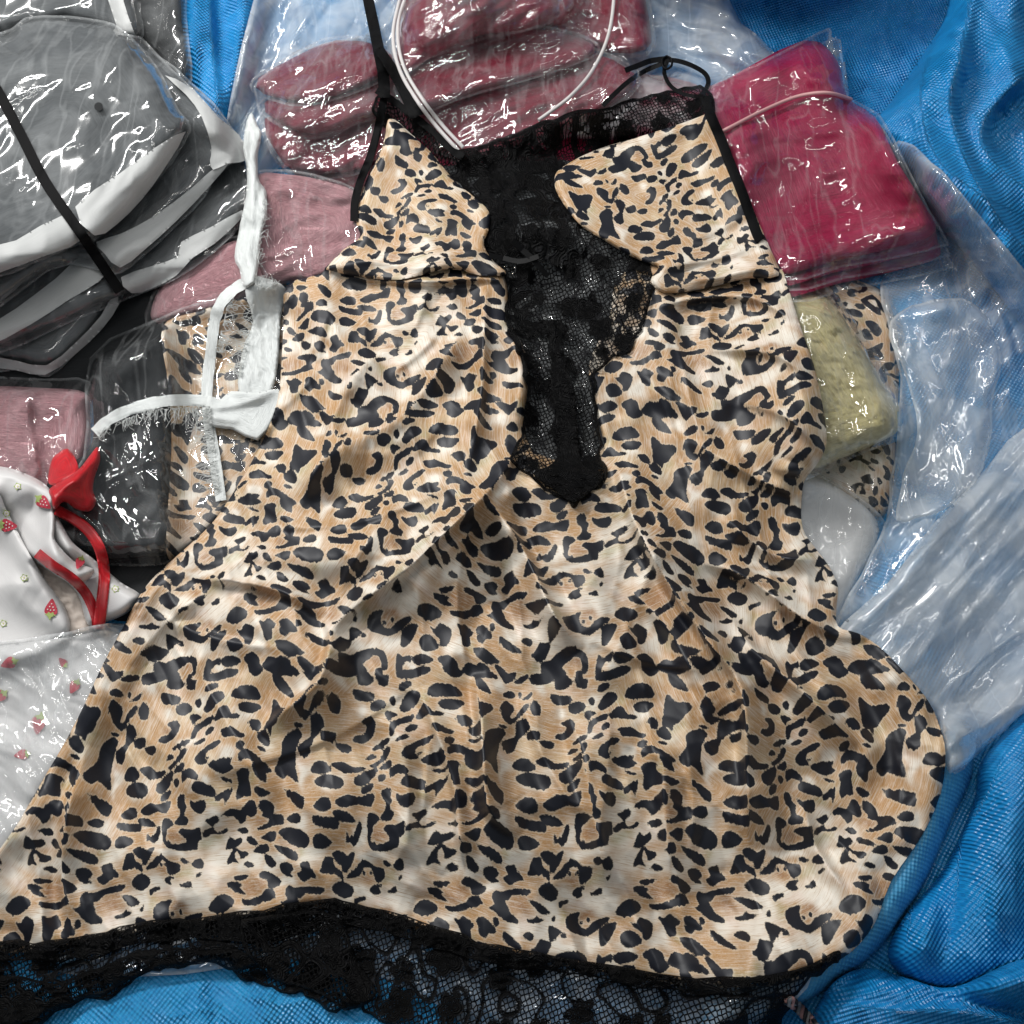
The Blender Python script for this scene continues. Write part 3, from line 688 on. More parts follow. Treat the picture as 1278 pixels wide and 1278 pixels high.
# the sack at the lower right
clothpiece('woven_sack', 'blue woven sack with large folds filling the lower right corner', 'sack',
    [(1450, 780), (1330, 850), (1278, 890), (1225, 950), (1215, 1000), (1180, 1080), (1125, 1150), (1110, 1200), (1170, 1240), (1300, 1250), (1450, 1200)], BLUE,
    T=70, ew=60, sp=3, r=14,
    ex=[('n', 80, 60, 300, 6, 33, False), ('n', 60, 22, 90, 2.0, 36, True),
        ('c', [(1258, 930), (1222, 1010), (1150, 1100), (1128, 1190)], 60, 12, 20),
        ('c', [(1200, 1010), (1195, 1100), (1185, 1160), (1178, 1215)], 40, 10, -16),
        ('f', [(1280, 950), (1255, 1060), (1245, 1190)], 30, 24), ('f', [(1340, 960), (1310, 1100)], 26, 22),
        ('f', [(1170, 1110), (1150, 1200)], 14, 12)])
clothpiece('woven_sack', 'blue woven sack corner rolled over at the bottom right beside the twisted cord', 'sack',
    [(1005, 1300), (1015, 1262), (1045, 1222), (1085, 1208), (1130, 1220), (1190, 1232), (1280, 1196), (1400, 1190), (1440, 1400), (1000, 1440), (940, 1380)], BLUE_C,
    T=58, ew=34, sp=3, r=10,
    ex=[('c', [(1040, 1250), (1120, 1262), (1200, 1262), (1330, 1290)], 40, 8, 22), ('f', [(1060, 1232), (1130, 1240), (1190, 1252)], 18, 14),
        ('f', [(1220, 1240), (1330, 1220)], 22, 16), ('n', 10, 30, 120, 4, 43, False), ('c', [(1180, 1235), (1220, 1262), (1290, 1278)], 22, 6, 12)])

# ================================================================== heaps inside the sack (what the nightgown lies on)
def pack(name, label, cat, group, at, gpoly, gmat, bpoly, bmat, T=22, ew=30, gex=(), bex=(), pat=None, r=14, bT=5, bew=10, seal=None, gname='garment', bsp=3, bwob=2.0, gn=5, bn=3, **kw):
    root = thing(name, label, cat, at, group)
    g = sheet(gname, gpoly, gmat, root, T=T, ew=ew, r=r, ex=list(gex), pat=pat, n=gn, **kw)
    bex = [(e_[0], e_[1], e_[2], e_[3], e_[4] * 0.6, *e_[5:]) if e_[0] in 'nv' else e_ for e_ in bex]
    b = sheet('clear_bag', bpoly, bmat, root, T=bT, ew=bew, r=8, ex=list(bex), sp=bsp, n=bn, wob=bwob)
    if seal:
        for s_ in seal: sheet('seal_strip', s_, SEAL, root, T=1.2, ew=2, r=3, sp=2, n=2, lift=0.8)
    return root

clothpiece('wine_garment', 'wine red garment lying under the black lace neckline, seen through its mesh', 'clothing',
    [(440, 130), (560, 100), (760, 90), (880, 110), (950, 180), (900, 280), (640, 320), (480, 260), (440, 200)], WINE_B, T=26, ew=24, sp=3, r=14, ex=[('n', -15, 24, 120, 5, 3, False)])
# blocks of folded stock under the nightgown, mostly hidden
clothpiece('folded_stock', 'grey stock bulging up the middle of the heap beneath the nightgown, seen through the lace', 'clothing',
    [(420, 260), (700, 200), (950, 260), (1010, 500), (990, 740), (1030, 880), (1040, 1000), (960, 1080), (700, 1110), (330, 1060), (220, 960), (260, 760), (350, 560)], GREY,
    T=36, ew=110, sp=4, r=30, ex=[('n', 20, 90, 200, 8, 3, False)])

clothpiece('stock_cover', 'glossy clear film over the grey stock, glinting through the lace front of the nightgown', 'plastic film',
    [(600, 300), (820, 300), (860, 420), (800, 520), (790, 640), (640, 660), (600, 560)], FILM_M, T=6, ew=10, sp=3, r=10, ex=[('v', 70, 20, 40, 9, 3), ('n', 70, 12, 50, 5, 5, True)])
# dark stock low down on the left
clothpiece('dark_stock', 'dark grey stock in deep shadow under the strapped grey packs at the left', 'clothing',
    [(-90, 380), (60, 300), (200, 280), (330, 220), (360, 330), (300, 420), (160, 480), (100, 500), (-90, 490)], BLACKC, T=14, ew=30, sp=4, r=20)
# milky liner behind the wine bundle
clothpiece('milky_liner', 'milky crumpled plastic liner behind the upper left of the wine bundle', 'plastic film',
    [(285, 150), (300, 60), (340, -60), (420, -130), (620, -120), (600, 30), (480, 120), (360, 200), (318, 240), (296, 200)], LINER,
    T=26, ew=24, sp=3, r=12, n=3, wob=4, ex=[('n', -55, 26, 160, 8, 91, False), ('n', -55, 12, 70, 3, 95, True)])
clothpiece('milky_liner', 'milky pale blue plastic liner gathered behind the black adjuster strap at the top', 'plastic film',
    [(770, -120), (905, -120), (912, 0), (960, 60), (975, 90), (900, 130), (860, 170), (720, 170), (700, 110), (760, 60)], LINER,
    T=30, ew=22, sp=3, r=12, n=3, wob=4, ex=[('n', 20, 20, 120, 8, 101, False), ('n', 15, 10, 60, 4, 105, True), ('f', [(770, 60), (870, 55), (960, 90)], 14, 10)])

# leopard pack at the right edge of the heap
pack('leopard_pack', 'dim leopard print garment tucked under the yellow pack at the right edge of the heap', 'clothing', None, (1070, 500),
     [(1000, 360), (1085, 355), (1112, 385), (1122, 440), (1118, 560), (1112, 625), (1092, 645), (1030, 620), (990, 600)], LEO,
     [(990, 352), (1088, 350), (1120, 390), (1130, 450), (1124, 570), (1100, 650), (1030, 628), (985, 600)], FILM, T=30, ew=30, pat=leo(60, 300, 100, 0.85), gex=[('n', 60, 30, 120, 6, 12, False)])
# white pack
pack('white_pack', 'white garment in a glossy clear bag, below the yellow pack', 'clothing', None, (1050, 680),
     [(985, 590), (1020, 596), (1070, 625), (1096, 655), (1088, 690), (1060, 740), (1035, 790), (980, 740)], WHITEC,
     [(975, 585), (1015, 588), (1075, 622), (1104, 652), (1096, 690), (1068, 742), (1040, 800), (975, 760)], FILM_M, T=34, ew=28,
     bex=[('n', 60, 16, 50, 4, 7, True), ('v', 40, 24, 40, 7, 9)])
# yellow pack
pack('yellow_pack', 'pale yellow textured garment in a clear bag, right of the leopard nightgown', 'clothing', None, (1060, 500),
     [(960, 372), (1020, 368), (1045, 385), (1075, 430), (1102, 478), (1124, 512), (1122, 536), (1098, 552), (1050, 572), (1015, 585), (960, 570)], YEL,
     [(950, 364), (1028, 360), (1056, 384), (1095, 440), (1132, 500), (1140, 530), (1130, 548), (1085, 562), (1020, 594), (950, 590)], FILM, T=66, ew=26,
     gex=[('n', 30, 9, 30, 4.5, 7, True), ('n', 110, 8, 16, 2, 17, True), ('n', 20, 18, 50, 3, 8, False)], bex=[('v', 60, 22, 50, 6, 19), ('n', 65, 14, 60, 3, 4, True)])

# ================================================================== large milky liner sheet on the right
clothpiece('milky_liner', 'large milky plastic liner sheet folded down the right side over the blue sack', 'plastic film',
    [(1098, 365), (1110, 340), (1150, 318), (1100, 300), (1090, 220), (1120, 176), (1150, 190), (1190, 230), (1240, 290), (1290, 350), (1400, 460), (1440, 600),
     (1430, 800), (1290, 880), (1230, 925), (1190, 965), (1150, 900), (1080, 830), (1040, 790), (1060, 740), (1100, 670), (1112, 600), (1124, 500), (1112, 420)], LINER2,
    T=16, ew=16, sp=3, r=14, n=3, wob=3,
    ex=[('n', -50, 40, 240, 8, 111, False), ('n', -50, 15, 160, 3.2, 117, True), ('v', -50, 50, 140, 5, 121),
        ('f', [(1182, 205), (1230, 290), (1290, 370)], 12, 12), ('c', [(1190, 300), (1250, 400), (1262, 480), (1235, 560)], 30, 8, 18),
        ('f', [(1120, 400), (1190, 385), (1235, 440), (1240, 480)], 9, 12), ('f', [(1100, 660), (1150, 640)], 9, 9)])
clothpiece('milky_liner', 'outer milky liner fold running diagonally down to the right hip of the nightgown', 'plastic film',
    [(1420, 470), (1280, 532), (1230, 585), (1165, 655), (1100, 735), (1042, 790), (1085, 812), (1140, 868), (1172, 905), (1184, 965), (1240, 925), (1290, 880), (1430, 800)], LINER,
    T=22, ew=14, sp=3, r=10, n=3, wob=2,
    ex=[('n', -48, 30, 260, 9, 131, False), ('n', -45, 13, 190, 3.4, 137, True), ('f', [(1290, 545), (1180, 665), (1060, 790)], 12, 16),
        ('c', [(1300, 640), (1200, 740), (1130, 850)], 30, 8, 16), ('c', [(1320, 760), (1220, 830), (1170, 900)], 24, 6, 14), ('v', -48, 40, 160, 5, 139)])
clothpiece('milky_bag', 'small crumpled clear bag lying on the blue sack right of the yellow pack', 'plastic bag',
    [(1118, 392), (1150, 378), (1200, 372), (1235, 400), (1250, 455), (1240, 490), (1236, 560), (1200, 620), (1160, 640), (1118, 650), (1128, 590), (1145, 540), (1130, 470), (1108, 420)], LINER2,
    T=12, ew=10, sp=2.5, r=10, n=3, wob=3, ex=[('v', 70, 34, 60, 8, 141), ('n', 70, 14, 70, 2, 143, True)])

# ================================================================== burgundy packs, right
def burg(dx, dy, label, T, first):
    S = lambda L: [(x + dx, y + dy) for x, y in L]
    return pack('crimson_pack', label, 'clothing', 'crimson garments stacked in clear bags at the upper right', (1030 + dx, 230 + dy),
        S([(872, 118), (905, 100), (1004, 50), (1045, 76), (1058, 122), (1092, 146), (1122, 205), (1150, 250), (1168, 290), (1112, 310), (1040, 326), (962, 340), (930, 260), (895, 180)]), WINE_B,
        S([(874, 116), (945, 80), (1000, 52), (1036, 34), (1038, 48), (1049, 50), (1054, 92), (1060, 122), (1098, 142), (1132, 206), (1160, 262), (1184, 302), (1176, 308), (1130, 320), (1050, 334), (966, 350), (925, 260), (888, 170)]), FILM,
        T=T, ew=22, r=16, gn=3, bn=2, bwob=1.0,
        gex=[('n', -20, 50, 140, 5, 5, False), ('n', -10, 24, 110, 2.5, 6, True), ('c', [(890, 172), (960, 160), (1080, 150)], 24, 6, 5), ('c', [(955, 310), (1040, 300), (1160, 270)], 30, 5, 6)],
        bex=[('v', -25, 30, 60, 7, 151), ('n', -15, 15, 70, 3.2, 155, True), ('f', [(905, 105), (1040, 66)], 12, 5)] + [('c', q_, 7, 3, a_) for q_, a_ in (([(965, 152), (1020, 146), (1062, 150)], 4), ([(970, 180), (1010, 170), (1066, 156)], 5), ([(1024, 184), (1028, 215), (1080, 200)], 6), ([(960, 206), (980, 236), (972, 262)], 5), ([(1010, 232), (1002, 250), (985, 266)], 6), ([(1066, 196), (1080, 230), (1044, 258)], 5), ([(985, 300), (1010, 285), (1030, 290)], 4), ([(1060, 320), (1090, 304), (1140, 284)], 5), ([(900, 140), (930, 132), (960, 126)], 4), ([(1000, 70), (1010, 96), (1034, 100)], 5), ([(930, 190), (1000, 196), (1060, 214)], 3))])
burg(6, 28, 'bottom crimson garment in clear bag, only its lower edge showing under the others', 16, False)
burg(2, 14, 'middle crimson garment in clear bag, a thin edge below the top one', 14, False)
top_b = burg(0, 0, 'top crimson garment in a glossy clear bag with a pink rubber band across it', 18, True)
tag(cord('rubber_band', [(893, 168), (915, 157), (950, 139), (990, 122), (1020, 116), (1040, 117), (1062, 124)], 2.6, PBAND, off_h=-0.6),
    'pink rubber band stretched across the top crimson pack', 'rubber band')

# ================================================================== wine bundle, top centre
WG = 'wine garments in clear bags bundled with white elastic at the top'
def wine(gp, label, T, ang, seed, grow=7, film=None):
    P = np.array(gp, float); c = P.mean(0)
    V = P - c; B_ = c + V * (1 + grow / np.linalg.norm(V, axis=1))[:, None]
    return pack('wine_pack', label, 'clothing', WG, tuple(c), gp, WINE, [tuple(q) for q in B_], film or FILM_W, T=T * 0.85, ew=16, r=12, gn=2, bn=3,
        gex=[('n', ang, 20, 160, 6, seed, True), ('v', ang - 8, 13, 70, 9, seed + 2), ('n', ang, 8, 90, 2.0, seed + 3, True)],
        bex=[('n', ang, 14, 120, 6.0, seed + 7, True)])
wine([(560, -110), (720, -110), (790, -40), (812, 35), (806, 62), (760, 66), (680, 50), (590, 20)], 'wine red garment bag at the top right end of the bundle, pinker at its edge', 34, 20, 201)
wine([(500, -60), (640, -100), (720, -30), (700, 30), (620, 40), (540, 60), (505, 30)], 'milky wine red garment bag at the top middle of the bundle', 38, -20, 211)
wine([(380, 232), (350, 185), (400, 190), (485, 188), (490, 225), (450, 242), (410, 240)], 'lowest wine red garment bag at the left of the bundle, above the pink velvet', 18, -15, 221)
wine([(330, 148), (400, 130), (486, 120), (490, 190), (430, 215), (370, 215), (345, 190)], 'wine red garment bag second from the bottom at the left of the bundle', 24, -22, 231)
wine([(345, 150), (330, 128), (390, 95), (482, 76), (492, 130), (440, 152), (390, 168)], 'wine red garment bag third from the bottom at the left of the bundle', 28, -25, 241)
wine([(330, 118), (322, 98), (370, 70), (420, 50), (478, 58), (490, 84), (450, 108), (390, 126)], 'wine red garment bag at the top left of the bundle, beside the black strap', 30, -22, 251)
wine([(500, 132), (540, 110), (640, 60), (730, 62), (792, 92), (782, 118), (740, 146), (690, 168), (640, 185), (590, 200), (556, 196), (525, 165)], 'broad wine red garment bag at the front of the bundle, above the lace neckline', 32, -20, 261)
wine([(500, 100), (545, 66), (620, 40), (690, 38), (742, 56), (730, 74), (680, 92), (600, 112), (530, 138), (506, 126)], 'wine red garment bag crossing the middle of the bundle above the broad front one', 30, -22, 271)
wine([(495, 60), (510, 10), (570, -30), (660, -20), (700, 10), (660, 36), (600, 44), (540, 70), (505, 92)], 'wine red garment bag under milky film at the upper middle of the bundle', 30, -32, 281)

clothpiece('outer_bag', 'thin clear outer film stretched in long ribs over the whole wine bundle', 'plastic bag',
    [(322, 100), (380, 60), (470, 40), (500, -10), (560, -110), (740, -110), (800, -40), (818, 50), (800, 80), (796, 110), (760, 144), (700, 176), (640, 200), (580, 206), (540, 190), (500, 232), (440, 246), (380, 236), (340, 190), (320, 130)], FILM,
    T=5, ew=8, sp=2.6, r=9, n=3, wob=2, ex=[('n', -24, 13, 150, 5, 295, True)])
el = thing('elastic_cord', 'doubled white elastic cord tied round the wine bundle', 'cord', (500, 60))
cord('cord_strand', [(560, -60), (510, -20), (494, 20), (491, 55), (500, 90), (520, 125), (545, 158), (572, 188)], 2.8, ELAS, el)
cord('cord_strand', [(566, -62), (516, -18), (499, 20), (497, 54), (506, 88), (526, 122), (551, 155), (578, 184)], 2.6, ELAS, el)
cord('cord_strand', [(764, -50), (766, 0), (758, 48), (738, 90), (712, 120), (686, 140), (672, 150)], 2.6, ELAS, el)

# ================================================================== pink velvet
pack('pink_velvet_pack', 'folded pink crushed velvet garment between the wine bundle and the white torn strip', 'clothing', 'pink velvet garments in clear bags', (380, 280),
     [(318, 222), (360, 218), (405, 226), (448, 244), (470, 300), (430, 335), (370, 352), (322, 350), (312, 290)], PINKV,
     [(312, 218), (360, 212), (408, 222), (452, 242), (474, 300), (435, 340), (372, 358), (318, 356), (306, 290)], FILM, T=28, ew=22,
     gex=[('n', -20, 26, 70, 6, 3, False), ('v', -20, 26, 60, 14, 13), ('c', [(330, 300), (376, 272), (440, 262)], 22, 5, 9), ('c', [(352, 240), (390, 246), (446, 250)], 12, 4, 6)])
pack('pink_velvet_pack', 'dim pink velvet garment in a clear bag just above the leopard and black pack', 'clothing', 'pink velvet garments in clear bags', (260, 340),
     [(190, 400), (205, 350), (250, 320), (300, 300), (322, 330), (330, 365), (300, 380), (250, 392)], PINKV,
     [(182, 408), (200, 345), (246, 312), (300, 292), (328, 328), (336, 372), (300, 388), (250, 400)], FILM, T=20, ew=18)
pack('pink_velvet_pack', 'pink velvet garment in a shiny clear bag at the left edge above the strawberry cloth', 'clothing', 'pink velvet garments in clear bags', (50, 540),
     [(-80, 488), (-20, 482), (50, 484), (106, 490), (112, 520), (112, 560), (100, 600), (60, 625), (-80, 600)], PINKV,
     [(-90, 478), (-20, 470), (52, 472), (112, 476), (120, 520), (120, 570), (104, 610), (60, 635), (-90, 610)], FILM, T=34, ew=24,
     gex=[('v', 80, 26, 60, 12, 9), ('c', [(34, 480), (36, 530), (50, 600)], 22, 5, 16), ('n', 80, 24, 60, 5, 6, False)], bex=[('v', 85, 24, 60, 8, 31), ('n', 85, 12, 60, 4, 33, True)])

# ================================================================== grey packs, upper left
GG = 'grey garments in clear bags strapped together at the upper left'
GEX = [('n', -40, 40, 160, 5, 301, False), ('n', -30, 18, 90, 1.6, 305, True)]
def grey(label, gp, bp, T, seal, seed, at, mat=None):
    return pack('grey_pack', label, 'clothing', GG, at, gp, mat or GREY, bp, FILM_G, T=T, ew=26, r=12, gn=4, bn=3, seal=seal,
                gex=[('n', -40, 50, 160, 5, seed, False)], bex=[('n', -35, 30, 130, 4, seed + 3, True), ('v', -30, 60, 120, 7, seed + 5)], bwob=1.0)
grey('dark grey garment bag upright behind the others, beside the blue sack folds', [(120, -140), (220, -140), (226, 20), (232, 95), (212, 100), (180, 60), (150, 20)],
     [(112, -146), (226, -146), (233, 20), (240, 100), (212, 108), (176, 66), (146, 20)], 50, None, 311, (190, 0), BLACKC)
grey('grey garment bag at the very top left corner of the photo', [(-90, -140), (130, -140), (160, -20), (172, 40), (150, 48), (110, 36), (60, 32), (0, 46), (-90, 60)],
     [(-96, -146), (134, -146), (166, -20), (180, 44), (150, 56), (110, 44), (60, 38), (0, 54), (-96, 66)], 60, [[(126, -40), (140, -40), (160, 20), (172, 50), (196, 92), (212, 128), (206, 130), (186, 98), (150, 46)]], 321, (60, 0))
grey('lowest grey garment bag of the strapped stack, its white edge curling up', [(-90, 260), (60, 300), (140, 352), (146, 372), (128, 396), (96, 428), (64, 456), (30, 452), (0, 446), (-90, 440)],
     [(-96, 254), (60, 292), (146, 350), (152, 374), (132, 404), (98, 438), (62, 470), (20, 462), (-96, 456)], 30,
     [[(-20, 444), (20, 450), (58, 456), (94, 428), (126, 394), (142, 366), (148, 380), (128, 410), (92, 444), (56, 468), (20, 462), (-20, 456)]], 331, (60, 380))
grey('grey garment bag fourth from the top of the strapped stack, with a wide white edge', [(-90, 120), (140, 60), (238, 112), (296, 180), (306, 216), (302, 264), (240, 324), (162, 364), (96, 390), (0, 430), (-90, 450)],
     [(-96, 112), (140, 52), (244, 106), (300, 172), (314, 196), (310, 268), (244, 334), (164, 372), (98, 398), (0, 442), (-96, 460)], 34,
     [[(151, 346), (190, 332), (222, 320), (226, 302), (262, 284), (302, 262), (300, 274), (268, 304), (240, 322), (220, 344), (190, 360), (164, 366)],
      [(-20, 412), (20, 385), (69, 348), (112, 312), (133, 340), (110, 360), (86, 374), (40, 404), (-20, 434)]], 341, (200, 250))
grey('second grey garment bag from the top of the strapped stack, with a pointed white edge', [(-90, 100), (140, 45), (205, 88), (262, 140), (290, 186), (288, 204), (256, 236), (200, 292), (150, 334), (124, 326), (60, 330), (-90, 420)],
     [(-96, 92), (140, 38), (212, 84), (270, 140), (300, 172), (314, 198), (270, 212), (256, 246), (200, 302), (150, 342), (118, 336), (60, 338), (-96, 426)], 34,
     [[(120, 302), (150, 292), (192, 270), (240, 234), (262, 214), (288, 200), (262, 232), (220, 276), (180, 312), (150, 334), (130, 316)],
      [(206, 94), (240, 110), (272, 146), (298, 168), (312, 198), (284, 204), (266, 212), (262, 200), (264, 184), (252, 146), (232, 118)]], 351, (200, 160))
grey('big domed grey garment bag topping the strapped stack, with a small black dot', [(-90, 40), (0, 45), (31, 29), (69, 26), (117, 31), (148, 41), (190, 88), (214, 136), (230, 160), (190, 220), (118, 292), (96, 298), (40, 322), (0, 338), (-90, 350)],
     [(-96, 32), (0, 40), (31, 22), (69, 19), (119, 24), (153, 36), (197, 84), (222, 136), (238, 163), (196, 228), (120, 300), (98, 306), (40, 330), (0, 346), (-96, 358)], 58,
     [[(232, 164), (194, 184), (150, 216), (94, 258), (118, 294), (146, 280), (178, 248), (204, 212)],
      [(-20, 312), (20, 300), (80, 268), (104, 298), (60, 318), (0, 340), (-20, 344)]], 361, (100, 150))
hole = sheet('vent_hole', [(123 + 5.5 * math.cos(t), 133 + 5.5 * math.sin(t)) for t in np.linspace(0, 2 * math.pi, 14)[:-1]], BLACKC, None, T=0.6, ew=2, sp=1.5, r=0, n=1, upd=False)
tag(hole, 'small round black vent hole sticker on the domed grey bag', 'sticker')
strap_o = strip('black_strap', [(-40, 60), (-4, 112), (26, 168), (56, 226), (100, 290), (150, 364)], 13, BLKW, None, T=1.6, r=5)
tag(strap_o, 'black fabric strap tied diagonally round the grey packs', 'strap')

# ================================================================== leopard and black pack, left
clothpiece('dark_stock', 'dark stock in shadow below the leopard and black pack', 'clothing',
    [(90, 640), (240, 620), (300, 640), (240, 720), (190, 770), (120, 760)], BLACKC, T=6, ew=20, sp=3, r=10)
lb = thing('two_tone_pack', 'black and leopard print garment in a glossy clear bag, under the white torn ribbon', 'clothing', (200, 540))
sheet('black_panel', [(118, 452), (160, 428), (206, 404), (222, 470), (216, 560), (214, 680), (180, 694), (110, 696), (60, 680), (60, 600), (112, 560), (116, 500)], BLACKC, lb, T=44, ew=22, r=14,
      ex=[('f', [(206, 410), (150, 470), (130, 560)], 12, 6), ('n', 60, 24, 90, 5, 3, False)])
sheet('leopard_panel', [(203, 408), (250, 388), (300, 372), (360, 366), (370, 480), (350, 560), (280, 640), (232, 684), (208, 690), (214, 560), (210, 480)], LEO, lb, T=10, ew=8, r=10, sp=2.5,
      ex=[('n', 75, 30, 120, 4, 8, False)], pat=leo(5, 260, 480, 0.95))
sheet('clear_bag', [(112, 446), (200, 396), (262, 374), (350, 362), (380, 480), (352, 572), (284, 650), (222, 700), (140, 706), (50, 696), (48, 640), (104, 570)], FILM, lb, T=6, ew=10, r=10, n=3, wob=1,
      ex=[('v', 55, 40, 110, 7, 171), ('n', 55, 16, 120, 3, 173, True), ('f', [(112, 610), (170, 582), (250, 548)], 4, 5)])

# ================================================================== strawberry cloth, red bow
sb = thing('strawberry_pyjamas', 'white satin pyjamas printed with strawberries, with a red bow, at the left edge', 'clothing', (60, 700))
sheet('inner_frill', [(20, 690), (60, 690), (100, 730), (112, 760), (118, 792), (80, 796), (50, 780), (10, 740)], m_cloth('cream_frill', (0.72, 0.62, 0.54), 0.5, 0.1, 1.0, 0.0004), sb, T=26, ew=12, r=10, sp=2.5,
      ex=[('n', 10, 7, 20, 4, 5, True)])
sheet('back_flap', [(66, 640), (90, 676), (120, 700), (150, 726), (176, 744), (160, 764), (134, 776), (110, 780), (96, 740), (60, 700)], WHITEC, sb, T=34, ew=12, r=10, sp=2.5, ex=[('f', [(80, 650), (90, 700)], 8, 6)])
sheet('front_panel', [(-80, 575), (0, 582), (34, 592), (58, 606), (69, 626), (68, 660), (70, 676), (92, 700), (118, 712), (96, 730), (60, 712), (30, 690), (-10, 640), (-80, 620)], WHITEC, sb, T=42, ew=12, r=12, sp=2.5,
      ex=[('f', [(20, 600), (30, 650), (70, 700)], 14, 10), ('f', [(-10, 600), (10, 640)], 10, 8)])
sheet('lower_panel', [(-80, 600), (-12, 606), (10, 640), (36, 690), (60, 728), (82, 760), (86, 790), (60, 815), (20, 830), (-80, 840)], WHITEC, sb, T=20, ew=12, r=14, sp=2.5,
      ex=[('c', [(-20, 740), (20, 728), (50, 740)], 26, 10, 9), ('f', [(-10, 640), (30, 700), (70, 770)], 10, 8)])
pat_o = []
def berry(cx, cy, s, a, parent, faded=False):
    def R(L): 
        return [(cx + (x * math.cos(a) - y * math.sin(a)) * s, cy + (x * math.sin(a) + y * math.cos(a)) * s) for x, y in L]
    sheet('strawberry_print', R([(-7, -8), (0, -9.5), (7, -8), (8, -3), (5, 4), (0, 11), (-5, 4), (-8, -3)]), PRED, parent, T=0.25, lift=0.5, ew=1.5, sp=1.4, r=0, n=3, upd=False)
    sheet('leaf_print', R([(-8, -9), (-4, -8.5), (-3, -5), (0, -8), (3, -5), (4, -8.5), (8, -9), (3, -12), (0, -17), (-1, -12)]), PGRN, parent, T=0.45, lift=0.9, ew=1.5, sp=1.2, r=0, n=1, upd=False)
    if not faded:
        for px, py in ((-3.5, -3), (0.5, -3.5), (4, -3), (-2, 0.5), (2, 0.8), (0, 4.5)):
            q = R([(px + px * 0.05 + 0.95 * math.cos(t), py + 0.95 * math.sin(t)) for t in np.linspace(0, 6.283, 7)[:-1]])
            sheet('seed_print', q, PWHT, parent, T=0.5, lift=1.1, ew=1, sp=0.8, r=0, n=1, upd=False)
def flower(cx, cy, parent, s=1.0):
    o = [(cx + s * (5.2 if k % 2 else 3.6) * math.cos(k * math.pi / 5), cy + s * (5.2 if k % 2 else 3.6) * math.sin(k * math.pi / 5)) for k in range(10)]
    i = [(cx + s * 3.3 * math.cos(t), cy + s * 3.3 * math.sin(t)) for t in np.linspace(0, 6.283, 9)[:-1]]
    sheet('flower_print', o, PGRN, parent, T=0.2, lift=0.4, ew=1.2, sp=1.0, r=0, n=1, upd=False)
    sheet('flower_print', i, PWHT, parent, T=0.35, lift=0.8, ew=1.2, sp=1.0, r=0, n=1, upd=False)
    i = [(cx + s * 1.2 * math.cos(t), cy + s * 1.2 * math.sin(t)) for t in np.linspace(0, 6.283, 7)[:-1]]
    sheet('flower_print', i, PYEL, parent, T=0.6, lift=1.2, ew=1.0, sp=0.8, r=0, n=1, upd=False)
berry(55, 628, 0.95, -0.9, sb); berry(11, 656, 1.0, -1.5, sb); berry(64, 758, 1.0, 3.25, sb); berry(99, 703, 0.7, 0.4, sb, True)
for fx, fy in ((22, 607), (8, 641), (30, 721), (144, 735), (4, 778)): flower(fx, fy, sb)

bow = thing('red_bow', 'red satin bow with long ribbon tails lying on the strawberry pyjamas', 'bow', (95, 620))
sheet('bow_loop', [(64, 576), (72, 566), (84, 560), (94, 572), (98, 590), (84, 600), (68, 606), (60, 600)], RED, bow, T=12, ew=8, r=6, sp=2, ex=[('f', [(66, 596), (84, 572)], 5, 5)])
strip('ribbon_tail', [(46, 690), (66, 706), (90, 722), (108, 742), (120, 770), (121, 784)], 13, RED, bow, T=2.5, r=8)
strip('ribbon_tail', [(70, 636), (92, 648), (110, 662), (124, 684), (130, 712), (128, 745), (123, 785)], 13, RED, bow, T=4, r=8, w_end=15)
sheet('bow_loop', [(62, 610), (84, 596), (100, 584), (114, 566), (122, 558), (125, 574), (118, 596), (116, 612), (120, 626), (112, 638), (96, 636), (80, 626), (68, 636), (64, 622)], RED, bow, T=22, ew=9, r=8, sp=2,
      ex=[('c', [(66, 622), (84, 606), (104, 596)], 10, 4, 8), ('f', [(70, 626), (90, 620), (108, 622)], 6, 5), ('f', [(96, 600), (114, 572)], 5, 5)])

# lower left bagged strawberry garment
sb2 = thing('strawberry_pack', 'strawberry printed white garment in a milky bag at the left edge, below the bow', 'clothing', (40, 880))
sheet('garment', [(-90, 820), (0, 806), (80, 796), (146, 788), (170, 830), (130, 900), (70, 980), (20, 1060), (-90, 1120)], WHITEC, sb2, T=22, ew=24, r=14, ex=[('n', 50, 40, 120, 8, 3, False), ('n', 50, 20, 90, 3, 4, True)])
for a_ in ((10, 828, 0.9, 1.2), (78, 826, 0.6, 2.4), (48, 905, 1.1, 0.2), (26, 942, 0.8, 1.4), (92, 858, 0.8, 0.5), (-2, 870, 0.9, 0.9)): berry(*a_, sb2, True)
sheet('clear_bag', [(-96, 806), (0, 800), (84, 788), (156, 780), (184, 830), (140, 900), (76, 990), (20, 1075), (-96, 1130)], FILM_M, sb2, T=7, ew=10, r=10, n=3, wob=2,
      ex=[('v', 50, 34, 80, 9, 181), ('n', 50, 14, 90, 4, 183, True), ('f', [(-20, 806), (60, 798), (150, 784)], 6, 5)])

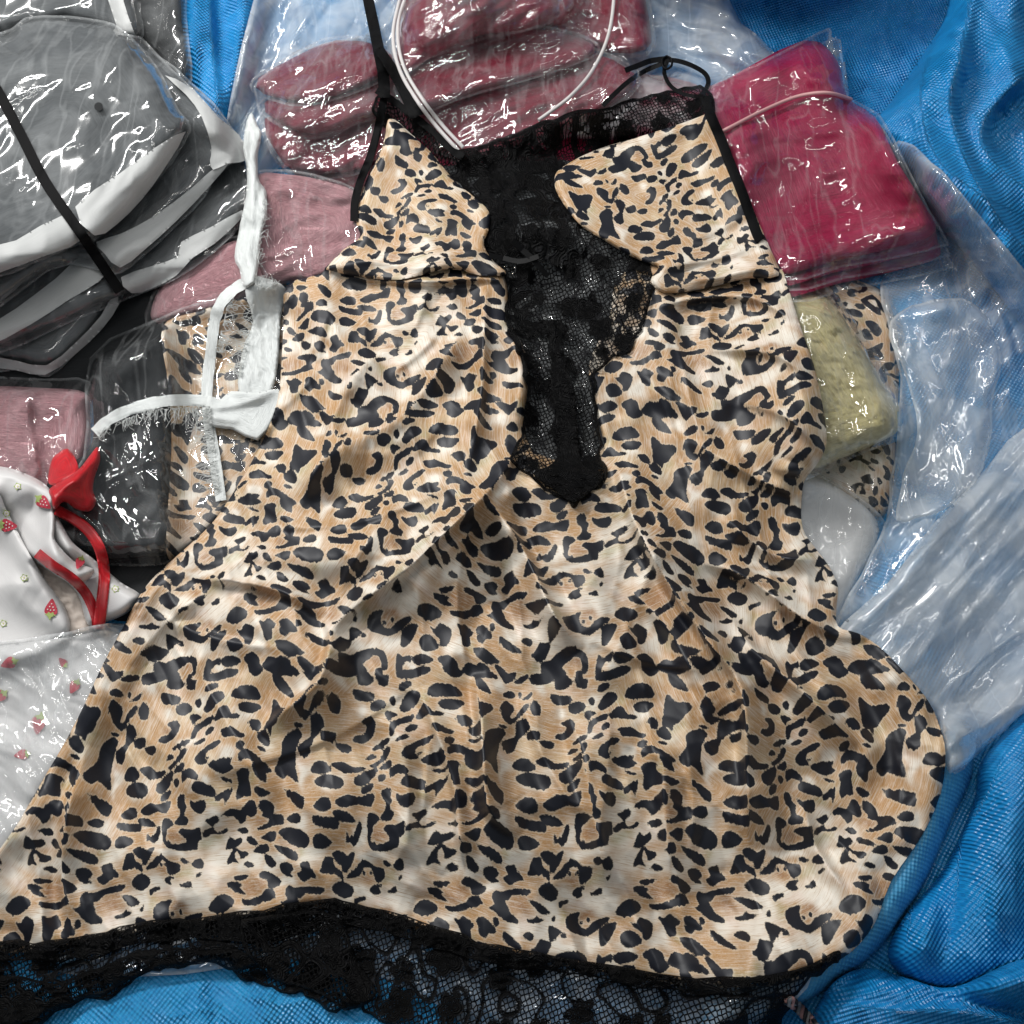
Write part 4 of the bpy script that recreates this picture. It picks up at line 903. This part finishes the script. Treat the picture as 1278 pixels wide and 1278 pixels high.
# white torn ribbon
tr = thing('torn_ribbon', 'white torn film ribbon knotted in a cross over the leopard and black pack', 'ribbon', (262, 500))
strip('ribbon_strand', [(340, 356), (310, 352), (284, 368), (270, 392), (263, 440), (258, 500), (266, 560), (276, 625)], 14, TORN, tr, T=2.5, r=6, jitter=0.05)
strip('ribbon_strand', [(118, 540), (136, 524), (166, 510), (210, 500), (262, 500)], 14, TORN, tr, T=2.5, r=6, jitter=0.06)
sheet('ribbon_tail', [(306, 362), (330, 352), (356, 360), (350, 400), (348, 440), (340, 488), (318, 496), (298, 492), (302, 440), (316, 400)], TORN, tr, T=8, ew=4, r=6, sp=2, wob=1.5, n=3, ex=[('n', 70, 9, 30, 3, 5, True)])
sheet('ribbon_tail', [(260, 494), (276, 498), (288, 488), (320, 490), (352, 486), (344, 520), (322, 550), (290, 536), (262, 532), (256, 512)], TORN, tr, T=10, ew=4, r=6, sp=2, n=2,
      ex=[('f', [(262, 510), (290, 506), (330, 496)], 5, 5), ('f', [(262, 520), (300, 526)], 5, 4)])
ts = sheet('torn_strip', [(313, 140), (322, 158), (326, 168), (322, 200), (323, 224), (332, 240), (333, 262), (326, 300), (321, 345), (312, 358), (303, 357), (298, 336), (293, 322), (300, 280), (309, 224), (304, 186), (306, 160)], TORN, None,
      T=14, ew=4, r=8, sp=2, wob=1.5, n=3, ex=[('f', [(314, 150), (318, 220), (308, 340)], 5, 5), ('n', 80, 8, 40, 3, 9, True)])
tag(ts, 'upright white torn film strip beside the pink velvet, joining the knotted ribbon', 'ribbon')
# frayed fibres
def fibres(name, parent, gen, rad=0.5):
    vs, fs = [], []
    off = np.array(parent.matrix_world.translation)
    for P, z0 in gen:
        P = smooth_poly(P, False, 4)
        base = bl(H, P[:, 0], P[:, 1]).max() * 0.4 + bl(H, P[:, 0], P[:, 1]) * 0.6
        hh = base + z0 + 1.2
        C = np.stack(world(P[:, 0], P[:, 1], hh), 1) - off
        for i, c in enumerate(C):
            t = C[min(i + 1, len(C) - 1)] - C[max(i - 1, 0)]; t /= np.linalg.norm(t) + 1e-12
            s = np.cross(t, [0, 0, 1.0]); s /= np.linalg.norm(s) + 1e-12; u = np.cross(s, t)
            r_ = rad * K * (1 - 0.6 * i / len(C))
            for k in range(3):
                a = k * 2.0944; vs.append(tuple(c + r_ * (math.cos(a) * s + math.sin(a) * u)))
        b = len(vs) - 3 * len(C)
        for i in range(len(C) - 1):
            for k in range(3):
                k2 = (k + 1) % 3
                fs.append((b + 3 * i + k, b + 3 * i + k2, b + 3 * i + 3 + k2, b + 3 * i + 3 + k))
    me = bpy.data.meshes.new(name); me.from_pydata(vs, [], fs); me.materials.append(FIBRE)
    o = link(bpy.data.objects.new(name, me), parent); o['kind'] = 'stuff'
def fr():
    R = random.uniform
    for (ax, ay, bx, by, dx, dy, n_) in ((262, 505, 274, 615, -26, 3, 110), (248, 508, 180, 512, -2, 16, 60), (286, 372, 270, 440, 16, 4, 50), (318, 356, 345, 362, 4, -10, 40), (318, 378, 300, 470, -14, 2, 60), (120, 540, 175, 516, -4, 12, 40), (328, 250, 322, 330, 7, 1, 40)):
        for _ in range(n_):
            t = R(0, 1); x = ax + (bx - ax) * t; y = ay + (by - ay) * t; l = R(0.3, 1.1)
            q = (x + dx * l * 0.6 + R(-5, 5), y + dy * l * 0.6 + R(-7, 7)); e = (x + dx * l + R(-8, 8), y + dy * l + R(-10, 10))
            yield [(x, y), q, e], R(0.5, 4)
fibres('frayed_fibres', tr, fr())

# ================================================================== what lies under the lace hem
clothpiece('milky_liner', 'glossy clear liner plastic glinting under the bottom lace hem', 'plastic film',
    [(40, 1170), (300, 1110), (480, 1150), (760, 1180), (1000, 1180), (980, 1262), (800, 1330), (620, 1330), (560, 1262), (400, 1196), (230, 1216), (80, 1215)], LINER,
    T=5, ew=10, sp=3, r=12, n=3, ex=[('v', 10, 30, 60, 6, 191), ('n', 10, 14, 60, 3, 193, True)])
# ================================================================== the nightgown
gown = thing('nightgown', 'leopard print satin slip nightgown with black lace, spread over the heap of bagged clothes', 'nightgown', (640, 700))
BODY = [(410, 330), (400, 342), (358, 356), (354, 400), (352, 440), (348, 490), (338, 526), (322, 562), (300, 600), (284, 626), (262, 656), (225, 690), (196, 716), (175, 742), (152, 786), (128, 830), (105, 880),
        (82, 925), (60, 962), (36, 1004), (18, 1034), (-20, 1084), (-70, 1130), (-80, 1200), (0, 1190), (65, 1186), (110, 1178), (160, 1166), (230, 1156), (330, 1146), (400, 1134), (430, 1136), (480, 1150),
        (560, 1172), (620, 1192), (700, 1204), (800, 1222), (870, 1232), (960, 1230), (1012, 1216), (1060, 1190), (1092, 1152), (1112, 1100), (1150, 1044), (1174, 990), (1180, 940), (1172, 905), (1158, 874),
        (1126, 836), (1096, 806), (1070, 790), (1046, 782), (1044, 758), (1046, 732), (1034, 706), (1016, 682), (1002, 660), (1000, 630), (1004, 600), (1018, 582), (1030, 560), (1031, 534), (1022, 480), (1012, 444), (1000, 410), (986, 366),
        (972, 330), (940, 310), (860, 316), (812, 322), (770, 350), (760, 400), (740, 440), (735, 470), (748, 530), (752, 560), (716, 578), (672, 566), (656, 545), (659, 520), (661, 470), (652, 430), (634, 396), (632, 345), (600, 318), (520, 312), (450, 318)]
BODY_EX = [ ('v', 68, 75, 190, 20, 441), ('v', 150, 60, 110, 8, 443), ('n', 78, 100, 360, 11, 431, True), ('n', 60, 50, 200, 3, 437, True), ('n', 60, 70, 130, 5, 417, False),
    ('n', 82, 120, 420, 12, 401, False), ('n', 70, 55, 240, 2.2, 407, False),
    # from the tip of the lace down and to the left
    ('c', [(648, 560), (612, 610), (560, 660), (505, 712), (440, 760), (400, 800)], 44, 9, 17),
    ('f', [(662, 600), (590, 640), (560, 672), (520, 740), (500, 800)], 22, 13),
    ('f', [(600, 560), (560, 600), (480, 668), (400, 720)], 34, 10),
    # centre
    ('c', [(600, 610), (650, 680), (688, 760), (724, 812)], 40, 8, 17),
    ('c', [(724, 812), (706, 780), (672, 700)], 18, 26, 5),
    ('f', [(690, 650), (730, 720), (770, 800), (790, 880)], 34, 10),
    # long lap on the right of the lace
    ('c', [(738, 470), (758, 560), (782, 650), (822, 730), (880, 806), (916, 850)], 50, 8, -0.1),
    ('c', [(935, 1060), (932, 960), (925, 860), (880, 795), (830, 722), (788, 640), (766, 560)], 42, 9, 19),
    ('c', [(770, 720), (830, 780), (872, 850), (900, 900), (905, 930)], 22, 40, 9),
    ('f', [(960, 1060), (965, 960), (940, 860)], 22, 8),
    # right hip
    ('c', [(1058, 800), (1000, 770), (930, 720), (870, 700)], 26, 8, 11),
    ('c', [(900, 640), (960, 690), (1020, 700)], 26, 8, 9),
    ('c', [(905, 760), (940, 810), (1000, 860), (1040, 900), (1070, 930)], 30, 9, 13),
    ('f', [(1000, 840), (1060, 900), (1110, 960)], 34, 10),
    ('f', [(1090, 830), (1140, 900), (1150, 960)], 30, 10),
    ('c', [(1000, 1000), (1020, 1060), (1060, 1120)], 30, 9, 8),
    # right side seam gathers
    ('c', [(990, 400), (940, 372), (870, 372), (820, 384)], 20, 7, 8), ('c', [(1010, 470), (960, 440), (880, 436)], 24, 8, 7),
    ('c', [(1020, 560), (980, 520), (920, 500)], 26, 8, 6), ('f', [(830, 420), (870, 520), (880, 620)], 30, 8),
    ('c', [(1004, 620), (950, 600), (880, 560)], 24, 9, 7),
    # lower middle folds
    ('c', [(648, 1044), (612, 1014), (604, 960), (600, 890), (592, 840)], 46, 8, 19),
    ('c', [(582, 1110), (572, 1040), (566, 980), (540, 900), (520, 860)], 34, 8, 12),
    ('f', [(470, 860), (500, 960), (510, 1080)], 36, 8),
    ('c', [(760, 1120), (745, 1040), (730, 960), (716, 900)], 40, 14, 7),
    ('c', [(840, 1120), (830, 1020), (826, 930)], 36, 12, 7),
    # left skirt
    ('c', [(325, 916), (352, 888), (396, 850), (412, 800), (404, 770)], 44, 6, 18),
    ('c', [(404, 772), (360, 742), (300, 726), (240, 722)], 26, 8, 9),
    ('f', [(200, 740), (300, 770), (380, 800)], 40, 10),
    ('f', [(250, 690), (330, 690), (400, 700), (470, 676)], 34, 12),
    ('f', [(300, 640), (360, 600), (450, 560), (540, 540)], 40, 8),
    ('f', [(300, 920), (220, 1000), (160, 1100)], 60, 10),
    ('c', [(95, 1180), (78, 1100), (82, 1020), (110, 930)], 40, 9, 10),
    ('c', [(232, 1150), (205, 1080), (200, 1000)], 50, 18, 5),
    ('f', [(380, 1110), (400, 1020), (440, 930)], 44, 8),
    # upper left
    ('f', [(400, 380), (460, 470), (470, 560)], 50, 8), ('c', [(372, 620), (420, 560), (500, 520), (560, 440), (590, 380)], 40, 16, 8),
    ('f', [(640, 400), (652, 460), (646, 520)], 14, 12), ('c', [(606, 350), (604, 430), (600, 500), (585, 590)], 26, 8, 8),
    ('c', [(375, 640), (395, 580), (440, 470), (500, 430)], 30, 10, 6),
    ('c', [(640, 350), (590, 348), (520, 352), (430, 346)], 14, 6, 6),
]
BODY_EX = [(e[0], e[1], e[2] * (0.5 if e[0] == 'c' else 0.8 if e[0] == 'f' else 1), e[3] * (1.7 if e[0] == 'f' else 0.7 if e[0] == 'c' else 1), *( (e[4] * 2.5,) if e[0] == 'c' else e[4:])) for e in BODY_EX]
fan = random.Random(5)
for k_ in range(20):                     # smaller packing creases running out from the waist
    a_ = math.radians(fan.uniform(25, 160)); r0 = fan.uniform(60, 420); L_ = fan.uniform(90, 240)
    cx_, cy_ = 650, 540
    bend = fan.uniform(-0.6, 0.6)
    pts = []
    for t_ in (0, 0.5, 1):
        rr_ = r0 + L_ * t_; aa_ = a_ + bend * t_ * 0.6
        pts.append((cx_ + rr_ * math.cos(aa_) * 1.15, cy_ + rr_ * math.sin(aa_)))
    if fan.random() < 0.5: pts = pts[::-1]
    BODY_EX.append(('c', pts, fan.uniform(9, 20), fan.uniform(4, 7), fan.uniform(3.5, 9)))
for k_ in range(12):                     # and across the bust seam
    x_, y_ = (fan.uniform(370, 600), fan.uniform(350, 520)) if k_ % 2 else (fan.uniform(780, 990), fan.uniform(350, 560))
    a_ = math.radians(fan.uniform(20, 70) if k_ % 2 == 0 else fan.uniform(100, 160)); L_ = fan.uniform(40, 110)
    BODY_EX.append(('c', [(x_, y_), (x_ + L_ / 2 * math.cos(a_) + fan.uniform(-8, 8), y_ + L_ / 2 * math.sin(a_)), (x_ + L_ * math.cos(a_), y_ + L_ * math.sin(a_))], fan.uniform(9, 18), 5, fan.uniform(3.5, 7)))
sheet('satin_body', BODY, LEO, gown, T=13, ew=17, sp=2.2, r=46, n=3, ex=BODY_EX, pat=leo(0), lift=4)

# the lace front panel
LPOLY = [(470, 118), (484, 122), (506, 138), (536, 158), (562, 182), (590, 184), (628, 172), (664, 158), (700, 144), (748, 134), (800, 122), (842, 110), (882, 112), (892, 150), (850, 170), (800, 184), (752, 200), (722, 216), (712, 240), (728, 270),
         (760, 296), (796, 318), (812, 338), (815, 362), (808, 392), (796, 414), (786, 440), (762, 450), (745, 462), (742, 478), (746, 510), (750, 545), (752, 575), (758, 588), (755, 606), (738, 612), (735, 622), (715, 632), (706, 624), (690, 618), (668, 600), (648, 584),
         (636, 574), (650, 545), (654, 520), (656, 480), (650, 450), (640, 430), (630, 400), (633, 370), (628, 345), (604, 326), (582, 326), (604, 305), (606, 275), (580, 238), (548, 214), (520, 180), (480, 160), (466, 140)]
def lpanel(cu, cv, xs, ys, dd):
    m = lace_pat(5, 1.0, -0.16, 4)(cu, cv, xs, ys, dd)['motif']
    # the lace is doubled high on the front and hangs single lower down
    k = np.clip((330 + 26 * perlin(xs / 26, ys / 26, 9) - ys) / 22, 0, 1) * np.clip((xs - 560 + (ys - 220) * 0.3) / 30, 0, 1) * np.clip((745 - xs + 14 * perlin(xs / 20, ys / 20, 4)) / 24, 0, 1)
    k2 = np.exp(-((xs - 700 - (ys - 500) * 0.12) / 9) ** 2) * (ys > 400)
    k3 = np.clip((xs - 560) / 8, 0, 1) * np.exp(-((xs - 648) / 12) ** 2) * (ys < 480) * (ys > 330)
    return {'motif': m + 0.42 * k + 1.2 * k2 + 0.8 * k3}
sheet('lace_panel', LPOLY, LACE, gown, T=5, ew=5, sp=1.8, r=10, n=4, wob=4.5, pat=lpanel,
      ex=[('n', 80, 16, 60, 5, 501, True), ('v', 70, 24, 50, 8, 503), ('n', 75, 26, 90, 4, 505, False), ('f', [(640, 200), (660, 300), (690, 420), (700, 560)], 12, 9), ('f', [(600, 210), (640, 300), (660, 380)], 9, 7), ('c', [(700, 230), (740, 320), (790, 350)], 14, 5, 9), ('f', [(690, 400), (712, 480), (716, 590)], 8, 8)])
sheet('lace_placket', [(688, 470), (704, 462), (716, 480), (722, 540), (726, 580), (752, 590), (744, 608), (716, 626), (690, 610), (664, 590), (690, 578), (700, 560), (694, 510)], m_lace('dense_black_lace', net=0.5, cell=0.4), gown, T=4, ew=4, sp=1.8, r=6, n=3, wob=2,
      pat=lace_pat(25, 0.8, 0.9, 6), ex=[('n', 5, 6, 40, 3, 521, True)])

# cups
CL = [(484, 150), (494, 150), (512, 166), (540, 192), (566, 224), (592, 246), (610, 264), (610, 286), (604, 306), (616, 326), (632, 342), (600, 344), (560, 336), (500, 349), (450, 346), (414, 338), (408, 334), (428, 312), (449, 296), (445, 280), (446, 258), (456, 226), (470, 200), (479, 178)]
sheet('satin_cup', CL, LEO, gown, T=12, ew=12, sp=2.0, r=24, n=3, pat=leo(12, -180, 300, 1.0),
      ex=[('n', 70, 40, 120, 4, 531, False), ('f', [(485, 160), (520, 230), (560, 290)], 26, 9), ('c', [(440, 322), (480, 316), (540, 322), (620, 306)], 12, 6, 8), ('c', [(452, 290), (500, 300), (560, 292)], 18, 6, 6),
          ('c', [(414, 336), (460, 326), (520, 334), (600, 330)], 8, 5, 7), ('f', [(610, 300), (628, 320)], 8, 7)])
CR = [(872, 146), (850, 154), (800, 170), (764, 180), (732, 192), (706, 206), (693, 218), (694, 238), (710, 264), (728, 284), (754, 300), (784, 318), (806, 328), (822, 334), (812, 350), (830, 366), (880, 360), (930, 348), (972, 344), (962, 312), (948, 280), (930, 236), (910, 186), (892, 150), (884, 142)]
sheet('satin_cup', CR, LEO, gown, T=12, ew=12, sp=2.0, r=24, n=3, pat=leo(-20, 120, 90, 1.02),
      ex=[('n', 60, 44, 130, 4, 541, False), ('f', [(720, 230), (780, 220), (860, 190)], 30, 9), ('c', [(960, 300), (900, 320), (850, 330), (812, 340)], 16, 6, 9), ('c', [(940, 262), (890, 290), (850, 300)], 18, 7, 6),
          ('c', [(966, 330), (900, 346), (850, 350)], 9, 5, 7), ('f', [(860, 170), (900, 230), (920, 290)], 20, 6)])
# black edgings and straps
strip('edging', [(481, 112), (476, 140), (470, 168), (462, 196), (450, 226), (443, 252), (442, 276)], 10, BLKW, gown, T=1.6, r=5)
strip('edging', [(470, 112), (488, 124), (510, 140), (540, 164), (562, 186), (578, 196)], 9, BLKW, gown, T=1.6, r=5, jitter=0.1)
strip('edging', [(880, 120), (886, 142), (898, 170), (912, 206), (926, 240), (944, 290), (950, 300)], 13, BLKW, gown, T=1.6, r=6)
strip('shoulder_strap', [(452, -60), (458, -10), (466, 30), (472, 60), (478, 90), (480, 122)], 13, BLKW, gown, T=1.6, r=5, w_end=15)
strip('shoulder_strap', [(472, 60), (488, 84), (500, 104), (512, 128), (520, 146)], 12, BLKW, gown, T=1.6, r=5, w_end=18)
# the right strap loops back through its slider
zz = lambda P, k: [float(bl(H, np.array(float(x)), np.array(float(y)))) + q for (x, y), q in zip(P, k)]
def band(name, P, width, lifts, mat, parent):
    """flat elastic held above the pile"""
    Q = smooth_poly(P, False, 6); hz = np.interp(np.linspace(0, 1, len(Q)), np.linspace(0, 1, len(P)), zz(P, lifts))
    T_ = np.gradient(Q, axis=0); T_ /= np.linalg.norm(T_, axis=1)[:, None]; N_ = np.stack([-T_[:, 1], T_[:, 0]], 1) * width / 2
    off = np.array(parent.matrix_world.translation); vs = []; fs = []
    for i in range(len(Q)):
        for s, dz in ((1, 0), (1, 1.4), (-1, 1.4), (-1, 0)):
            p = Q[i] + N_[i] * s
            vs.append(tuple(np.array([float(q) for q in world(p[0], p[1], hz[i] + dz)]) - off))
    for i in range(len(Q) - 1):
        for k in range(4): fs.append((4 * i + k, 4 * i + (k + 1) % 4, 4 * i + 4 + (k + 1) % 4, 4 * i + 4 + k))
    me = bpy.data.meshes.new(name); me.from_pydata(vs, [], fs); me.materials.append(mat); me.update()
    o = link(bpy.data.objects.new(name, me), parent); return o
band('strap_loop', [(877, 118), (884, 104), (880, 92), (864, 82), (846, 76), (832, 75)], 6, (3, 10, 16, 18, 16, 12), BLKS, gown)
band('strap_loop', [(833, 76), (829, 90), (836, 106), (850, 116), (866, 120), (878, 120)], 5, (12, 10, 8, 7, 5, 4), BLKS, gown)
band('strap_loop', [(830, 78), (806, 88), (784, 102), (764, 120), (752, 132)], 6, (12, 10, 8, 6, 4), BLKS, gown)
band('strap_loop', [(834, 73), (812, 76), (796, 82), (780, 88)], 7, (12, 10, 6, 4), BLKS, gown)
cord('slider_ring', [(832, 70), (838, 74), (838, 82), (832, 86), (827, 82), (827, 74), (832, 70)], 1.7, BLKS, gown, z=zz([(832, 78)] * 7, [15] * 7))

# little bow on the lace
band('bow', [(640, 300), (652, 312), (664, 322), (674, 334), (684, 345)], 7, (8, 9, 8, 7, 5), BLKS, gown)
band('bow', [(672, 320), (650, 326), (628, 322), (610, 318)], 6, (9, 9, 7, 5), BLKS, gown)

# lace hem
HEM = [(-90, 1190), (0, 1176), (60, 1176), (110, 1170), (170, 1156), (240, 1146), (330, 1138), (400, 1124), (430, 1126), (480, 1140), (560, 1162), (620, 1184), (700, 1196), (800, 1214), (870, 1222), (960, 1220), (1010, 1206), (1042, 1196),
       (1024, 1214), (1004, 1228), (992, 1250), (976, 1272), (966, 1310), (900, 1340), (820, 1345), (700, 1335), (600, 1330), (540, 1300), (500, 1290), (470, 1268), (440, 1256), (412, 1262), (384, 1240), (360, 1238), (330, 1230), (300, 1222), (282, 1200), (240, 1206), (205, 1210), (170, 1222),
       (140, 1246), (98, 1252), (66, 1270), (40, 1284), (0, 1290), (-90, 1300)]
sheet('lace_hem', HEM, LACE, gown, T=10, ew=7, sp=1.9, r=14, n=4, wob=6, pat=lace_pat(45, 1.1, -0.05, 4),
      ex=[('n', 5, 16, 70, 5, 551, True), ('n', -10, 34, 120, 6, 553, False), ('c', [(-20, 1230), (80, 1222), (180, 1190), (280, 1180), (380, 1200)], 20, 7, 10), ('f', [(20, 1200), (60, 1240), (40, 1280)], 14, 10),
          ('f', [(380, 1180), (420, 1210), (440, 1250)], 16, 9), ('c', [(480, 1270), (600, 1290), (760, 1310)], 16, 8, 6)])
sheet('hem_heading', [(-90, 1186), (0, 1174), (60, 1173), (110, 1166), (170, 1153), (240, 1143), (330, 1135), (400, 1121), (430, 1123), (480, 1137), (560, 1159), (620, 1181), (700, 1193), (800, 1211), (870, 1219), (960, 1217), (1010, 1204), (1050, 1184),
       (1046, 1200), (1010, 1218), (960, 1234), (870, 1238), (800, 1230), (700, 1214), (620, 1206), (560, 1186), (480, 1166), (430, 1152), (400, 1160), (330, 1176), (240, 1172), (170, 1180), (110, 1196), (60, 1200), (0, 1202), (-90, 1212)],
      LACE, gown, T=4, ew=5, sp=2.0, r=6, n=3, wob=5, pat=lace_pat(55, 0.8, 0.2, 2), ex=[('n', 0, 9, 26, 4.5, 561, True), ('n', 80, 8, 30, 3, 563, True)])
sheet('lace_ply', [(-90, 1230), (0, 1216), (70, 1226), (130, 1204), (200, 1184), (270, 1186), (330, 1196), (300, 1214), (250, 1200), (180, 1214), (130, 1240), (60, 1262), (20, 1280), (-90, 1290)], LACE, gown, T=6, ew=6, sp=2.0, r=8, n=3, wob=5,
      pat=lace_pat(65, 1, 0.1, 4), ex=[('n', -15, 9, 50, 4, 571, True)])
sheet('lace_ply', [(300, 1150), (360, 1140), (420, 1140), (440, 1190), (470, 1240), (430, 1262), (390, 1236), (340, 1222), (310, 1190)], LACE, gown, T=7, ew=6, sp=2.0, r=8, n=3, wob=5,
      pat=lace_pat(75, 1, 0.12, 4), ex=[('n', 60, 9, 50, 5, 581, True)])

# twisted cord at the bottom right
tc = thing('twisted_cord', 'short twisted cord of black, grey and pink strands at the end of the lace hem', 'cord', (1000, 1262))
cols = [m_plain('cord_grey', (0.34, 0.33, 0.33), 0.7), m_plain('cord_black', (0.03, 0.03, 0.035), 0.7), m_plain('cord_pink', (0.55, 0.30, 0.28), 0.7)]
for k in range(3):
    P = []
    for i in range(26):
        t = i / 25; cx = 982 + 42 * t; cy = 1248 + 44 * t ** 1.4
        P.append((cx + 3.4 * math.cos(t * 22 + k * 2.09), cy - 3.4 * math.cos(t * 22 + k * 2.09)))
    base = float(bl(H, np.array(1000.0), np.array(1262.0)))
    cord('cord_strand', P, 2.3, cols[k], tc, z=[float(bl(H, np.array(p[0]), np.array(p[1]))) + 5 + 2.6 * math.sin(i / 25 * 22 + k * 2.09) for i, p in enumerate(P)], n=3)
print('TRIS', sum(len(o.data.polygons) for o in bpy.data.objects if o.type == 'MESH') * 2)
